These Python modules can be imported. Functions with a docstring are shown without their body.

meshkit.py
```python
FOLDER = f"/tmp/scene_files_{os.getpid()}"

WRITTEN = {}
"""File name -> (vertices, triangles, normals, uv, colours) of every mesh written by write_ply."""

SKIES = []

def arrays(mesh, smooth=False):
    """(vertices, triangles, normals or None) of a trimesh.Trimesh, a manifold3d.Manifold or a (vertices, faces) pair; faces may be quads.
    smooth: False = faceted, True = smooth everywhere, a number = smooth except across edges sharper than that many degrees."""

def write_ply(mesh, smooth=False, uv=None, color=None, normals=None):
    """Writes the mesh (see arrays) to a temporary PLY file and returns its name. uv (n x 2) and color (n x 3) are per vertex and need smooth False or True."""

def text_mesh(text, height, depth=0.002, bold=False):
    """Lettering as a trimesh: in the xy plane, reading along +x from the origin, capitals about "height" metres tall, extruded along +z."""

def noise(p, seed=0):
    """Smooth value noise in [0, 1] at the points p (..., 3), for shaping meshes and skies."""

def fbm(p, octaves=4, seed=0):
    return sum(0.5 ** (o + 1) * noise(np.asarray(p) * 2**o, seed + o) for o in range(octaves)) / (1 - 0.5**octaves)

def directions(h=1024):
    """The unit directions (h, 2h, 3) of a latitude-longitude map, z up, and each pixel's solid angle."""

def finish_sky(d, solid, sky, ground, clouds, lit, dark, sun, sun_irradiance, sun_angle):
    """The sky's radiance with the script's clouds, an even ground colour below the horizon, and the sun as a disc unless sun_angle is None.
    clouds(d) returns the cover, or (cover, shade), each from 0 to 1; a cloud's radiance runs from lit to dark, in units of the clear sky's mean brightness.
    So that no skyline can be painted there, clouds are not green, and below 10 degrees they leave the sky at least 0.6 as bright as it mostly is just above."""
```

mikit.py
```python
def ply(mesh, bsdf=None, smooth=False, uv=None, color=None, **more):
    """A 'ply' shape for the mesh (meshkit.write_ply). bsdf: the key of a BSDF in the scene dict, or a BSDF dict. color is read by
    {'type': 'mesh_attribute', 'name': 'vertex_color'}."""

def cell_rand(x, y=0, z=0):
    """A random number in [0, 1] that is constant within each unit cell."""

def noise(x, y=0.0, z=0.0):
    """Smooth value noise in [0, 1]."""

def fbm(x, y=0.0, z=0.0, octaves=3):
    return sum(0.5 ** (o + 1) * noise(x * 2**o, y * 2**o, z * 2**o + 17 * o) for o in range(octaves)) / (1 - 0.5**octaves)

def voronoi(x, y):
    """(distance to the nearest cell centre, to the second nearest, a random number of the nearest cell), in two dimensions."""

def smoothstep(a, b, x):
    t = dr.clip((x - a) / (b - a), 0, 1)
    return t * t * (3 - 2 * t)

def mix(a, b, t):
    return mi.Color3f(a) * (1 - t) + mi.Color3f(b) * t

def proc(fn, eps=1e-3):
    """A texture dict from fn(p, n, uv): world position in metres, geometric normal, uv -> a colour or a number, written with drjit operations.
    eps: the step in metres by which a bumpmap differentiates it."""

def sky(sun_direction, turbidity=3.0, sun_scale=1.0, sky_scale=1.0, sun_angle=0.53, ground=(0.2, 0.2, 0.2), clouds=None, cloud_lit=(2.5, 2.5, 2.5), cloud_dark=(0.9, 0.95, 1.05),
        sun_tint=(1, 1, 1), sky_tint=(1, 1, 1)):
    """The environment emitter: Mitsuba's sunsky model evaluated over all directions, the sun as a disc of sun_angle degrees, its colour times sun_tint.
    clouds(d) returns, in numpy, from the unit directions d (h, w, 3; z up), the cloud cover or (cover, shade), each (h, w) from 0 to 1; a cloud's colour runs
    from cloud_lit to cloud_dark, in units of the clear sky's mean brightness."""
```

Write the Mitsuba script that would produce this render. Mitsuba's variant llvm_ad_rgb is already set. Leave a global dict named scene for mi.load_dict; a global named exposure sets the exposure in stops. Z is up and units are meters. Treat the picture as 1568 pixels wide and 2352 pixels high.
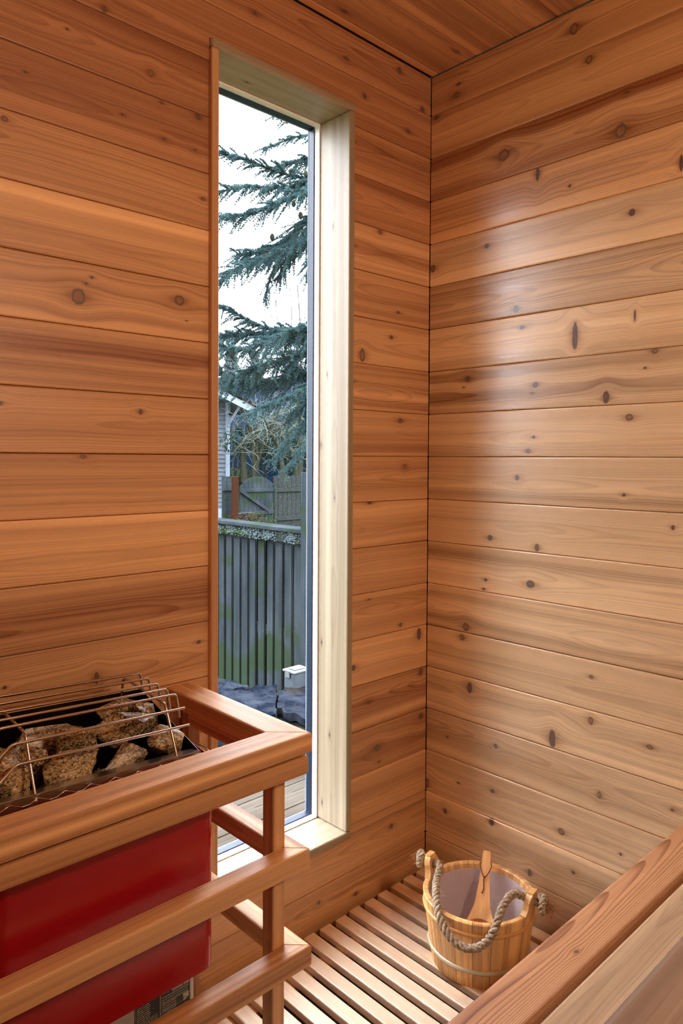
import math
import numpy as np, trimesh, drjit as dr, mitsuba as mi, mikit, meshkit
from mikit import noise, fbm, smoothstep, mix, cell_rand

T4 = mi.ScalarTransform4f
scene, labels = {}, {}
rng = np.random.default_rng(7)

# ------------------------------------------------------------------ camera, sky, exposure
W_PX, H_PX, FOC, CY = 1568, 2352, 1669.88, 1090.96
CAM = np.array([-1.73984, -1.44617, -0.00739])
_yaw, _pitch, _roll = 0.758630, -0.0224494, -0.0054210


def _camera_axes():
    fwd = np.array([math.sin(_yaw) * math.cos(_pitch), math.cos(_yaw) * math.cos(_pitch), math.sin(_pitch)])
    right = np.array([math.cos(_yaw), -math.sin(_yaw), 0.0])
    down = np.cross(fwd, right)
    return (math.cos(_roll) * right + math.sin(_roll) * down, -math.sin(_roll) * right + math.cos(_roll) * down, fwd)


RIGHT, DOWN, FWD = _camera_axes()
_m = np.eye(4)
_m[:3, 0], _m[:3, 1], _m[:3, 2], _m[:3, 3] = -RIGHT, -DOWN, FWD, CAM
scene['camera'] = {'type': 'perspective', 'to_world': T4(_m.tolist()), 'fov': math.degrees(2 * math.atan(W_PX / 2 / FOC)), 'fov_axis': 'x',
                   'near_clip': 0.02, 'far_clip': 500.0, 'principal_point_offset_x': 0.0, 'principal_point_offset_y': (H_PX / 2 - CY) / H_PX}
exposure = 0.0
SKY = 150.0


def overcast(d):
    """An even overcast: three times as bright overhead as at the horizon, with faint soft clouds."""
    n = meshkit.fbm(d * np.array([3.0, 3.0, 6.0]), 4, 3)
    return np.ones(d.shape[:2]), np.clip(1 - d[..., 2] + 0.25 * (n - 0.5), 0, 1)


scene['sky'] = mikit.sky((0.3, -0.5, 0.8), turbidity=6, sun_scale=0.0, sky_scale=SKY, ground=(0.12, 0.14, 0.1), clouds=overcast,
                         cloud_lit=(0.93, 1.0, 1.10), cloud_dark=(0.41, 0.44, 0.48))
LAMP_RGB = (270.0, 188.0, 124.0)


def at(u, v, y):
    """The point of the plane at depth y (metres beyond the window wall) seen at a place of the frame, used to lay out the garden."""
    d = RIGHT * ((u - W_PX / 2) / FOC) + DOWN * ((v - CY) / FOC) + FWD
    return CAM + d * (y - CAM[1]) / d[1]


# ------------------------------------------------------------------ bookkeeping
def numbered(key):
    if key not in scene and key not in labels and not any(k.startswith(key + '__') for k in scene):
        return key
    i = 1
    while f'{key}_{i:03d}' in scene or f'{key}_{i:03d}' in labels or any(k.startswith(f'{key}_{i:03d}__') for k in scene):
        i += 1
    return f'{key}_{i:03d}'


_count = {}


def part_key(parent, name):
    k = f'{parent}__{name}'
    i = _count.get(k, 0)
    _count[k] = i + 1
    return k if i == 0 else f'{k}_{i:03d}'


def thing(name, label=None, cat=None, group=None, kind=None):
    i = _count.get(name, 0)
    _count[name] = i + 1
    key = name if i == 0 else f'{name}_{i:03d}'
    labels[key] = {}
    if label: labels[key]['label'] = label
    if cat: labels[key]['category'] = cat
    if group: labels[key]['group'] = group
    if kind: labels[key]['kind'] = kind
    return key


def part(parent, name, mesh, bsdf, smooth=False, label=None, kind=None, **more):
    key = part_key(parent, name)
    if isinstance(mesh, tuple) and len(mesh) == 3:
        scene[key] = mikit.ply((mesh[0], mesh[1]), bsdf, smooth=False, uv=mesh[2], **more)
    else:
        scene[key] = mikit.ply(mesh, bsdf, smooth=smooth, **more)
    if label or kind:
        labels[key] = {k: v for k, v in (('label', label), ('kind', kind)) if v}
    return key


def solid(key, mesh, bsdf, smooth=False, **more):
    """The shape of a thing that is one mesh."""
    if isinstance(mesh, tuple) and len(mesh) == 3:
        scene[key] = mikit.ply((mesh[0], mesh[1]), bsdf, smooth=False, uv=mesh[2], **more)
    else:
        scene[key] = mikit.ply(mesh, bsdf, smooth=smooth, **more)
    return key


# ------------------------------------------------------------------ wood: one procedural material, a row of numbers per board
NK, NF = 7, 12 + 7 * 5
WOOD = []


def lin(r, g, b):
    c = np.array([r, g, b]) / 255.0
    return np.where(c <= 0.04045, c / 12.92, ((c + 0.055) / 1.055) ** 2.4)


CEDAR = (lin(140, 88, 52), lin(234, 190, 138))
CEDAR_RED = (lin(128, 78, 48), lin(216, 164, 116))
CEDAR_GREY = (lin(142, 104, 68), lin(244, 214, 170))
PINE = (lin(118, 98, 72), lin(160, 148, 124))
STAVE = (lin(150, 96, 44), lin(240, 194, 124))
LADLE = (lin(205, 142, 84), lin(240, 190, 128))
SLAT = (lin(206, 172, 138), lin(250, 234, 206))


def wood(pal=CEDAR, tone=0.5, contrast=0.3, freq=26.0, knots=(), ring=0.5, rough=0.42, seed=None):
    dark, light = pal
    row = [*dark, *light, tone, contrast, freq, ring, rough, rng.uniform(0, 90) if seed is None else seed]
    for k in range(NK):
        row += list(knots[k]) if k < len(knots) else [0, 0, 0, 0, 0]
    WOOD.append(row)
    return len(WOOD) - 1


def _table():
    if not hasattr(_table, 'a'):
        _table.a = mi.Float(np.array(WOOD, np.float32).ravel())
    return _table.a


def _wood_fields(uv):
    idf = dr.floor(uv.x * 0.1)
    u, v = uv.x - idf * 10 - 5, mi.Float(uv.y)
    base = mi.UInt32(dr.clip(idf, 0, len(WOOD) - 1)) * NF
    g = lambda k: dr.gather(mi.Float, _table(), base + k)
    return u, v, g


def wood_color(p, n, uv):
    u, v, g = _wood_fields(uv)
    seed, freq = g(11), g(8)
    core, core_ring, halo, warp = mi.Float(0), mi.Float(0), mi.Float(0), mi.Float(0)
    jit = 0.25 * (noise(u * 160, v * 160, seed) - 0.5)
    for k in range(NK):
        b = 12 + 5 * k
        rx, ry = g(b + 2), g(b + 3)
        on = rx > 0
        rxs, rys = dr.maximum(rx, 1e-4), dr.maximum(ry, 1e-4)
        du, dv = u - g(b), v - g(b + 1)
        d = dr.sqrt(dr.square(du / rxs) + dr.square(dv / rys)) + jit
        c = dr.select(on, 1 - smoothstep(0.8, 1.08, d), 0)
        core = dr.maximum(core, c)
        core_ring = dr.maximum(core_ring, dr.select(on & (g(b + 4) > 0.5), (1 - smoothstep(0.40, 0.78, d)), 0))
        halo = dr.maximum(halo, dr.select(on, dr.exp(-dr.maximum(dr.sqrt(dr.square(du / (rxs * 2.6)) + dr.square(dv / (rys * 1.1))) - 0.5, 0) * 2.0), 0))
        warp += dr.select(on, dv * 0.78 * dr.exp(-dr.square(du / (rxs * 3.2 + 0.006)) - dr.square(dv / (rys * 2.4 + 0.004))), 0)
    s = v - warp + 0.016 * (noise(u * 1.7 + seed, v * 5, seed) - 0.5) + 0.003 * (noise(u * 9, v * 30, seed + 5) - 0.5)
    band = fbm(s * freq + seed * 3, u * 0.45, seed, 3)
    mid = noise(s * 150 + seed, u * 0.9, seed)
    fine = noise(s * 520, u * 2.2, seed)
    c0 = 0.13 * noise(seed * 3.7, 0.5, 0.5)
    arch = dr.square(s - c0) * (26.0 + 18 * noise(seed, 2.5, 0.5)) + 0.085 * (noise(u * 1.9, seed, 3.3) + 0.4 * noise(u * 5.0, seed, 7.3))
    lf = arch * 70
    lf = lf - dr.floor(lf)
    line = smoothstep(0.45, 0.94, lf) * (1 - smoothstep(0.94, 1.0, lf))
    t = g(6) + g(7) * (band - 0.5) * 3.6 + 0.22 * (mid - 0.5) + 0.17 * (fine - 0.5) - g(9) * 0.24 * line
    hs = cell_rand(seed * 7.0, 3)
    wv = s + 0.010 * (noise(u * 2.6, seed, 1.5) - 0.5)
    sw_ = 0.010 + 0.022 * cell_rand(seed * 7.0, 5)
    t += g(7) * 0.95 * dr.select(hs > 0.62, 1 - smoothstep(sw_ - 0.003, sw_ + 0.004, wv), 0)
    t += g(7) * 0.95 * dr.select(hs < 0.22, smoothstep(0.128 - sw_, 0.135 - sw_, wv), 0)
    t = dr.clip(t, -0.3, 1.25)
    col = mix(mi.Color3f(g(0), g(1), g(2)), mi.Color3f(g(3), g(4), g(5)), t)
    col = dr.maximum(col, 0.01)
    fleck = smoothstep(0.90, 0.97, noise(u * 14 + 3, v * 260, seed + 9))
    col = col * (1 - 0.16 * fleck)
    knot_dark = mi.Color3f(0.085, 0.036, 0.018) + 0.05 * noise(u * 420, v * 420, seed)
    knot_mid = mi.Color3f(0.25, 0.115, 0.05) * (0.75 + 0.5 * noise(u * 300, v * 300, seed + 2))
    col = mix(col, col * mi.Color3f(0.58, 0.46, 0.36), halo * 1.0 * (1 - core))
    col = mix(col, mix(knot_dark, knot_mid, core_ring), core)
    return col


def wood_rough(p, n, uv):
    u, v, g = _wood_fields(uv)
    return dr.clip(g(10) + 0.13 * (noise(v * 330, u * 2.0, g(11)) - 0.5) + 0.10 * (noise(v * 40, u * 1.0, g(11)) - 0.5), 0.16, 0.9)


def wood_bump(p, n, uv):
    u, v, g = _wood_fields(uv)
    return noise(v * 640, u * 3.0, g(11)) * 0.6 + noise(v * 90, u * 1.5, g(11)) * 0.8


def two(b):
    return {'type': 'twosided', 'b': b}


def pr(color, rough=0.5, metal=0.0, spec=0.5, **k):
    c = color if isinstance(color, dict) else {'type': 'rgb', 'value': [float(x) for x in color]}
    return two({'type': 'principled', 'base_color': c, 'roughness': rough, 'metallic': metal, 'specular': spec, **k})


_WC = mikit.proc(wood_color)
scene['mat_wood'] = pr(_WC, mikit.proc(wood_rough), spec=0.72)
scene['mat_rail'] = pr(_WC, mikit.proc(wood_rough), spec=0.3)


# ------------------------------------------------------------------ mesh helpers
def plank(o, du, dw, dn, L, W, T, wid, r=0.003, seg=2, u0=0.0, v0=0.0, m0=0.0, m1=0.0, e=None):
    """A board with rounded edges: from corner o along du (length), dw (width), dn (into the board from its best-seen face)."""
    o, du, dw, dn = (np.asarray(x, float) for x in (o, du, dw, dn))
    r = min(r, W * 0.45, T * 0.45)
    e = min(r, 0.004) if e is None else e

    def ring(sh):
        w, t, rr = W - 2 * sh, T - 2 * sh, max(r - sh * 0.5, 1e-4)
        pts = []
        for cx, cy, a0 in ((rr, rr, 180), (w - rr, rr, 270), (w - rr, t - rr, 0), (rr, t - rr, 90)):
            for k in range(seg + 1):
                a = math.radians(a0 + 90 * k / seg)
                pts.append((sh + cx + rr * math.cos(a), sh + cy + rr * math.sin(a)))
        return np.array(pts)

    full, small = ring(0.0), ring(e)
    n = len(full)
    V, F, UV = [], [], []

    def put(prof, ul, ur):
        for w, t in prof:
            f = w / W
            u = (ul + m0 * w) if ur is None else (L + ur - m1 * w)
            V.append(o + du * u + dw * w + dn * t)
            UV.append((wid * 10 + 5 + u0 + u, v0 + (w - t if f < 0.5 else w + t)))

    put(small, 0.0, None); put(full, e, None); put(full, 0, -e); put(small, 0, 0.0)
    for a in range(3):
        for k in range(n):
            q = (k + 1) % n
            F += [(a * n + k, a * n + q, (a + 1) * n + q), (a * n + k, (a + 1) * n + q, (a + 1) * n + k)]
    for side, base in ((0, 0), (1, 3 * n)):
        c = len(V)
        for k in range(n):
            V.append(V[base + k]); uv = UV[base + k]; UV.append((uv[0], uv[1]))
        for k in range(1, n - 1):
            F.append((c, c + k + 1, c + k) if side == 0 else (c, c + k, c + k + 1))
    V, F, UV = np.array(V), np.array(F), np.array(UV)
    if np.linalg.det(np.stack([du, dw, dn])) < 0:
        F = F[:, ::-1]
    return V, F, UV


def join(*ms):
    V, F, UV, a = [], [], [], 0
    for m in ms:
        V.append(m[0]); F.append(m[1] + a); UV.append(m[2]); a += len(m[0])
    return np.vstack(V), np.vstack(F), np.vstack(UV)


def cat(ms):
    ms = [m if isinstance(m, trimesh.Trimesh) else trimesh.Trimesh(*m[:2], process=False) for m in ms]
    return trimesh.util.concatenate(ms)


def box(a, b, ch=0.0):
    """An axis-aligned box between two corners; ch chamfers its edges."""
    a, b = np.minimum(a, b).astype(float), np.maximum(a, b).astype(float)
    if ch <= 0:
        return trimesh.creation.box(bounds=[a, b])
    ch = min(ch, 0.45 * (b - a).min())
    P = []
    for ax in range(3):
        lo, hi = a + ch, b - ch
        lo[ax], hi[ax] = a[ax], b[ax]
        P += [[x, y, z] for x in (lo[0], hi[0]) for y in (lo[1], hi[1]) for z in (lo[2], hi[2])]
    return trimesh.convex.convex_hull(np.array(P))


def tube(pts, rad, sides=8, caps=True):
    pts = np.asarray(pts, float)
    n = len(pts)
    rad = np.broadcast_to(np.asarray(rad, float), (n,))
    tan = np.gradient(pts, axis=0)
    tan /= np.linalg.norm(tan, axis=1, keepdims=True) + 1e-12
    ref = np.array([0, 0, 1.0]) if abs(tan[0][2]) < 0.9 else np.array([1.0, 0, 0])
    a = np.cross(tan[0], ref); a /= np.linalg.norm(a)
    V, F = [], []
    th = np.arange(sides) * 2 * np.pi / sides
    for i in range(n):
        a = a - tan[i] * (a @ tan[i]); a /= np.linalg.norm(a) + 1e-12
        b = np.cross(tan[i], a)
        V.append(pts[i] + rad[i] * (np.cos(th)[:, None] * a + np.sin(th)[:, None] * b))
    V = np.vstack(V)
    for i in range(n - 1):
        for k in range(sides):
            q = (k + 1) % sides
            F += [(i * sides + k, i * sides + q, (i + 1) * sides + q), (i * sides + k, (i + 1) * sides + q, (i + 1) * sides + k)]
    if caps:
        V = np.vstack([V, pts[0], pts[-1]])
        for k in range(sides):
            q = (k + 1) % sides
            F += [(n * sides, q, k), (n * sides + 1, (n - 1) * sides + k, (n - 1) * sides + q)]
    return trimesh.Trimesh(V, np.array(F), process=False)


def smooth_path(pts, n=24):
    from scipy.interpolate import splprep, splev
    pts = np.asarray(pts, float)
    tck, _ = splprep(pts.T, s=0, k=min(3, len(pts) - 1))
    return np.array(splev(np.linspace(0, 1, n), tck)).T


def fillet(pts, r=0.008, k=4):
    """A polyline with its inner corners rounded, for bent wire."""
    pts = [np.asarray(p, float) for p in pts]
    out = [pts[0]]
    for a, b, c in zip(pts, pts[1:], pts[2:]):
        u, w = (a - b) / np.linalg.norm(a - b), (c - b) / np.linalg.norm(c - b)
        p, q = b + u * r, b + w * r
        for t in np.linspace(0, 1, k):
            out.append((1 - t) ** 2 * p + 2 * t * (1 - t) * b + t * t * q)
    return np.array(out + [pts[-1]])


X, Y, Z = np.eye(3)

# ------------------------------------------------------------------ the room shell
P, CEIL, FLOOR, XL, YF = 0.13, 1.157, -1.30, -2.35, -1.95
WX0, WX1, WZ0, WZ1 = -0.776, -0.355, -1.046, 0.940          # clear opening of the window
JT = 0.021                                                   # thickness of its lining boards
scene['mat_shell'] = pr(lin(176, 122, 82), 0.6, spec=0.3)
scene['mat_outer'] = pr(lin(120, 112, 100), 0.8, spec=0.2)
TB = 0.016                                                   # thickness of the wall boards


def wall_with_hole():
    a = [box((XL - .15, TB, FLOOR - .2), (WX0 - JT, .165, CEIL + .15)), box((WX1 + JT, TB, FLOOR - .2), (.15, .165, CEIL + .15)),
         box((WX0 - JT, TB, FLOOR - .2), (WX1 + JT, .165, WZ0 - JT)), box((WX0 - JT, TB, WZ1 + JT), (WX1 + JT, .165, CEIL + .15))]
    return cat(a)


wb = thing('wall_back', 'wall of horizontal cedar boards around the tall window', kind='structure')
solid(wb, wall_with_hole(), 'mat_outer')
wr = thing('wall_right', 'wall of horizontal knotty cedar boards with window sheen', kind='structure')
solid(wr, box((TB, YF - .15, FLOOR - .2), (.15, TB, CEIL + .15)), 'mat_outer')
wl = thing('wall_left', 'side wall of cedar outside the frame', kind='structure')
solid(wl, box((XL - .15, YF - .15, FLOOR - .2), (XL, TB, CEIL + .15)), 'mat_shell')
wf = thing('wall_front', 'cedar wall behind the benches, outside the frame', kind='structure')
solid(wf, box((XL, YF - .15, FLOOR - .2), (TB, YF, CEIL + .15)), 'mat_shell')
ce = thing('ceiling', 'ceiling of cedar boards running along the window wall', kind='structure')
solid(ce, box((XL, YF, CEIL + TB), (TB, TB, CEIL + .15)), 'mat_outer')
fl = thing('floor', 'dark floor under the slatted duckboard', kind='structure')
scene['mat_floor'] = pr(lin(92, 70, 54), 0.7, spec=0.3)
solid(fl, box((XL, YF, FLOOR - .2), (TB, TB, FLOOR - .004)), 'mat_floor')

KA = {(0, 'R'): [(-0.667, 0.0317, 0.0065, 0.0052, 0), (-0.36, 0.0396, 0.0065, 0.007, 0), (-0.145, 0.0853, 0.0075, 0.0112, 0), (-0.041, 0.0068, 0.0081, 0.0104, 0)], (1, 'L'): [(-1.051, 0.0078, 0.0047, 0.0089, 0)], (1, 'R'): [(-0.288, 0.0921, 0.0069, 0.0084, 0), (-0.105, 0.0518, 0.0068, 0.0064, 0)], (10, 'R'): [(-0.257, 0.1284, 0.0107, 0.0062, 0)], (12, 'L'): [(-0.823, 0.0845, 0.0047, 0.0041, 0), (-1.071, 0.0507, 0.0057, 0.0128, 0), (-1.255, 0.0702, 0.004, 0.0042, 0)], (12, 'R'): [(-0.258, 0.1107, 0.0036, 0.0025, 0), (-0.123, 0.0173, 0.0058, 0.0065, 0)], (13, 'R'): [(-0.038, 0.106, 0.0103, 0.0188, 0), (-0.319, 0.0559, 0.0086, 0.0086, 0)], (14, 'R'): [(-0.029, 0.1172, 0.0083, 0.0122, 0), (-0.256, 0.0732, 0.0054, 0.005, 0)], (15, 'R'): [(-0.026, 0.1087, 0.0104, 0.0122, 0), (-0.221, 0.0626, 0.0128, 0.0115, 0), (-0.211, 0.0203, 0.0037, 0.0051, 0)], (17, 'R'): [(-0.158, 0.0704, 0.0077, 0.0079, 0)], (18, 'R'): [(-0.304, 0.0574, 0.007, 0.0063, 0), (-0.445, 0.0917, 0.0047, 0.006, 0)], (2, 'L'): [(-1.129, 0.0663, 0.0031, 0.003, 0), (-0.945, 0.0473, 0.0063, 0.0093, 1)], (3, 'L'): [(-1.211, 0.082, 0.0033, 0.0033, 0), (-0.919, 0.1217, 0.0043, 0.0038, 0), (-1.011, 0.0661, 0.0039, 0.0036, 0), (-0.826, 0.1216, 0.0081, 0.0079, 0), (-0.913, 0.0451, 0.0038, 0.0033, 0), (-0.834, 0.0435, 0.0034, 0.0029, 0)], (4, 'L'): [(-1.25, 0.1101, 0.0063, 0.0065, 1), (-0.813, 0.0685, 0.0058, 0.005, 1)], (4, 'R'): [(-0.222, 0.1213, 0.0081, 0.0074, 1)], (5, 'R'): [(-0.142, 0.033, 0.0067, 0.0051, 0)], (6, 'L'): [(-1.108, 0.059, 0.0163, 0.0176, 1), (-0.875, 0.0866, 0.0134, 0.0127, 1), (-1.091, 0.0882, 0.0028, 0.0027, 0), (-1.079, 0.1027, 0.0037, 0.0036, 0), (-0.856, 0.0433, 0.0023, 0.002, 0)], (6, 'R'): [(-0.172, 0.0868, 0.0075, 0.0063, 0), (-0.291, 0.0229, 0.0104, 0.0207, 1)], (7, 'R'): [(-0.329, 0.0756, 0.0051, 0.0048, 0)], (8, 'L'): [(-1.26, 0.0942, 0.0047, 0.0049, 0), (-0.97, 0.0917, 0.0052, 0.0066, 0)], (8, 'R'): [(-0.13, 0.106, 0.0096, 0.0077, 0)], (9, 'L'): [(-1.099, 0.1237, 0.0055, 0.0045, 1)], (9, 'R'): [(-0.108, 0.1001, 0.0068, 0.0078, 1)]}
KB = {0: [(-0.474, 0.0655, 0.0135, 0.0156, 1), (-0.095, 0.0306, 0.0113, 0.0102, 1), (-0.104, 0.0598, 0.0064, 0.0051, 0)], 1: [(-0.517, 0.1002, 0.0107, 0.0121, 1), (-0.021, 0.1196, 0.0085, 0.0079, 0)], 10: [(-0.231, 0.0285, 0.0089, 0.0087, 0), (-0.383, 0.0139, 0.008, 0.0118, 0), (-0.744, 0.0946, 0.004, 0.0061, 0)], 11: [(-0.364, 0.0418, 0.0149, 0.0119, 0), (-0.217, 0.0353, 0.006, 0.005, 0), (-0.211, 0.0081, 0.0061, 0.0038, 0)], 12: [(-0.149, 0.0173, 0.0127, 0.0129, 1)], 13: [(-0.135, 0.1137, 0.0096, 0.0104, 1), (-0.545, 0.0868, 0.0071, 0.0056, 1)], 14: [(-0.164, 0.0994, 0.0094, 0.018, 0), (-0.436, 0.0258, 0.0116, 0.0258, 0), (-0.545, 0.103, 0.0071, 0.0112, 1), (-0.698, 0.0804, 0.0095, 0.0063, 1)], 15: [(-0.257, 0.0833, 0.0059, 0.0075, 0), (-0.571, 0.0501, 0.0058, 0.01, 1), (-0.752, 0.076, 0.004, 0.0041, 0), (-0.083, 0.0603, 0.0041, 0.0033, 0)], 16: [(-0.248, 0.0809, 0.0074, 0.0063, 0), (-0.466, 0.0462, 0.0101, 0.0093, 1), (-0.629, 0.051, 0.0033, 0.0044, 0), (-0.005, 0.0244, 0.0087, 0.0164, 1), (-0.126, 0.0643, 0.0048, 0.0039, 0)], 17: [(-0.245, 0.1211, 0.0104, 0.0113, 0), (-0.502, 0.0811, 0.0049, 0.0057, 0), (-0.372, 0.0252, 0.0068, 0.0109, 0), (-0.077, 0.0914, 0.0058, 0.0093, 0)], 2: [(-0.264, 0.0648, 0.0187, 0.0182, 1), (-0.603, 0.0228, 0.0156, 0.0192, 1), (-0.617, 0.1121, 0.0044, 0.0042, 0)], 3: [(-0.372, 0.1119, 0.0067, 0.021, 0), (-0.467, 0.055, 0.0037, 0.0045, 0), (-0.75, 0.0318, 0.0049, 0.0201, 0)], 4: [(-0.634, 0.0767, 0.0087, 0.0095, 0), (-0.21, 0.0832, 0.0075, 0.0074, 0), (-0.012, 0.0553, 0.0103, 0.0119, 1)], 5: [(-0.308, 0.0192, 0.0098, 0.0108, 0)], 6: [(-0.329, 0.096, 0.0083, 0.006, 0), (-0.487, 0.0535, 0.0086, 0.0383, 0), (-0.645, 0.0846, 0.0022, 0.0148, 0)], 7: [(-0.146, 0.0991, 0.011, 0.0102, 0), (-0.132, 0.0745, 0.0032, 0.0026, 0), (-0.372, 0.0655, 0.0094, 0.0083, 0), (-0.363, 0.0436, 0.0041, 0.0035, 0), (-0.574, 0.0198, 0.0092, 0.0164, 0), (-0.695, 0.1238, 0.0073, 0.0073, 1), (-0.672, 0.0854, 0.0032, 0.0031, 0)], 8: [(-0.635, 0.0977, 0.0099, 0.0096, 1), (-0.369, 0.054, 0.0054, 0.0047, 0), (-0.352, 0.0162, 0.0082, 0.0071, 1)], 9: [(-0.318, 0.0727, 0.007, 0.0085, 0), (-0.624, 0.0366, 0.0044, 0.0043, 0)]}
# (tone, contrast) of the boards, top row first; weaker light up high toned in
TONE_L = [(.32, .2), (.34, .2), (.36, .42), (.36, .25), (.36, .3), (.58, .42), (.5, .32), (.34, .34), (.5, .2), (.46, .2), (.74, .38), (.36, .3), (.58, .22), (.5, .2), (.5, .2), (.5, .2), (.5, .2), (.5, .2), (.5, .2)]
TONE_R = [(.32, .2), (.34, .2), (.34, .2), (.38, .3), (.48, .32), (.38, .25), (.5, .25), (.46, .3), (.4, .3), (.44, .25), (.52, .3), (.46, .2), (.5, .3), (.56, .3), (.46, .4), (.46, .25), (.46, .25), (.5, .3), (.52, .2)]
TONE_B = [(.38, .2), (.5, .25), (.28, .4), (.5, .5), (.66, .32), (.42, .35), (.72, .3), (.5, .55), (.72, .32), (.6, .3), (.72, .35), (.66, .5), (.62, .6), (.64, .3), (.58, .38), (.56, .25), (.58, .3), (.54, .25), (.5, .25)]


def wall_board(x0, x1, zlo, zhi, row, tag_, tones):
    t, c = tones[row]
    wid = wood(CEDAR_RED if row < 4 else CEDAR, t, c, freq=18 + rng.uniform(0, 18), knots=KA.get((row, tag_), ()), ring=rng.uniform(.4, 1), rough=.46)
    d = rng.uniform(-0.0004, 0.0004)
    return plank((x0, d, zlo + .0005), X, Z, Y, x1 - x0, zhi - zlo - .001, TB, wid, r=.0032, u0=x0, v0=0.0005 + (zlo - (8 - row) * P), e=.0012)


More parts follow.
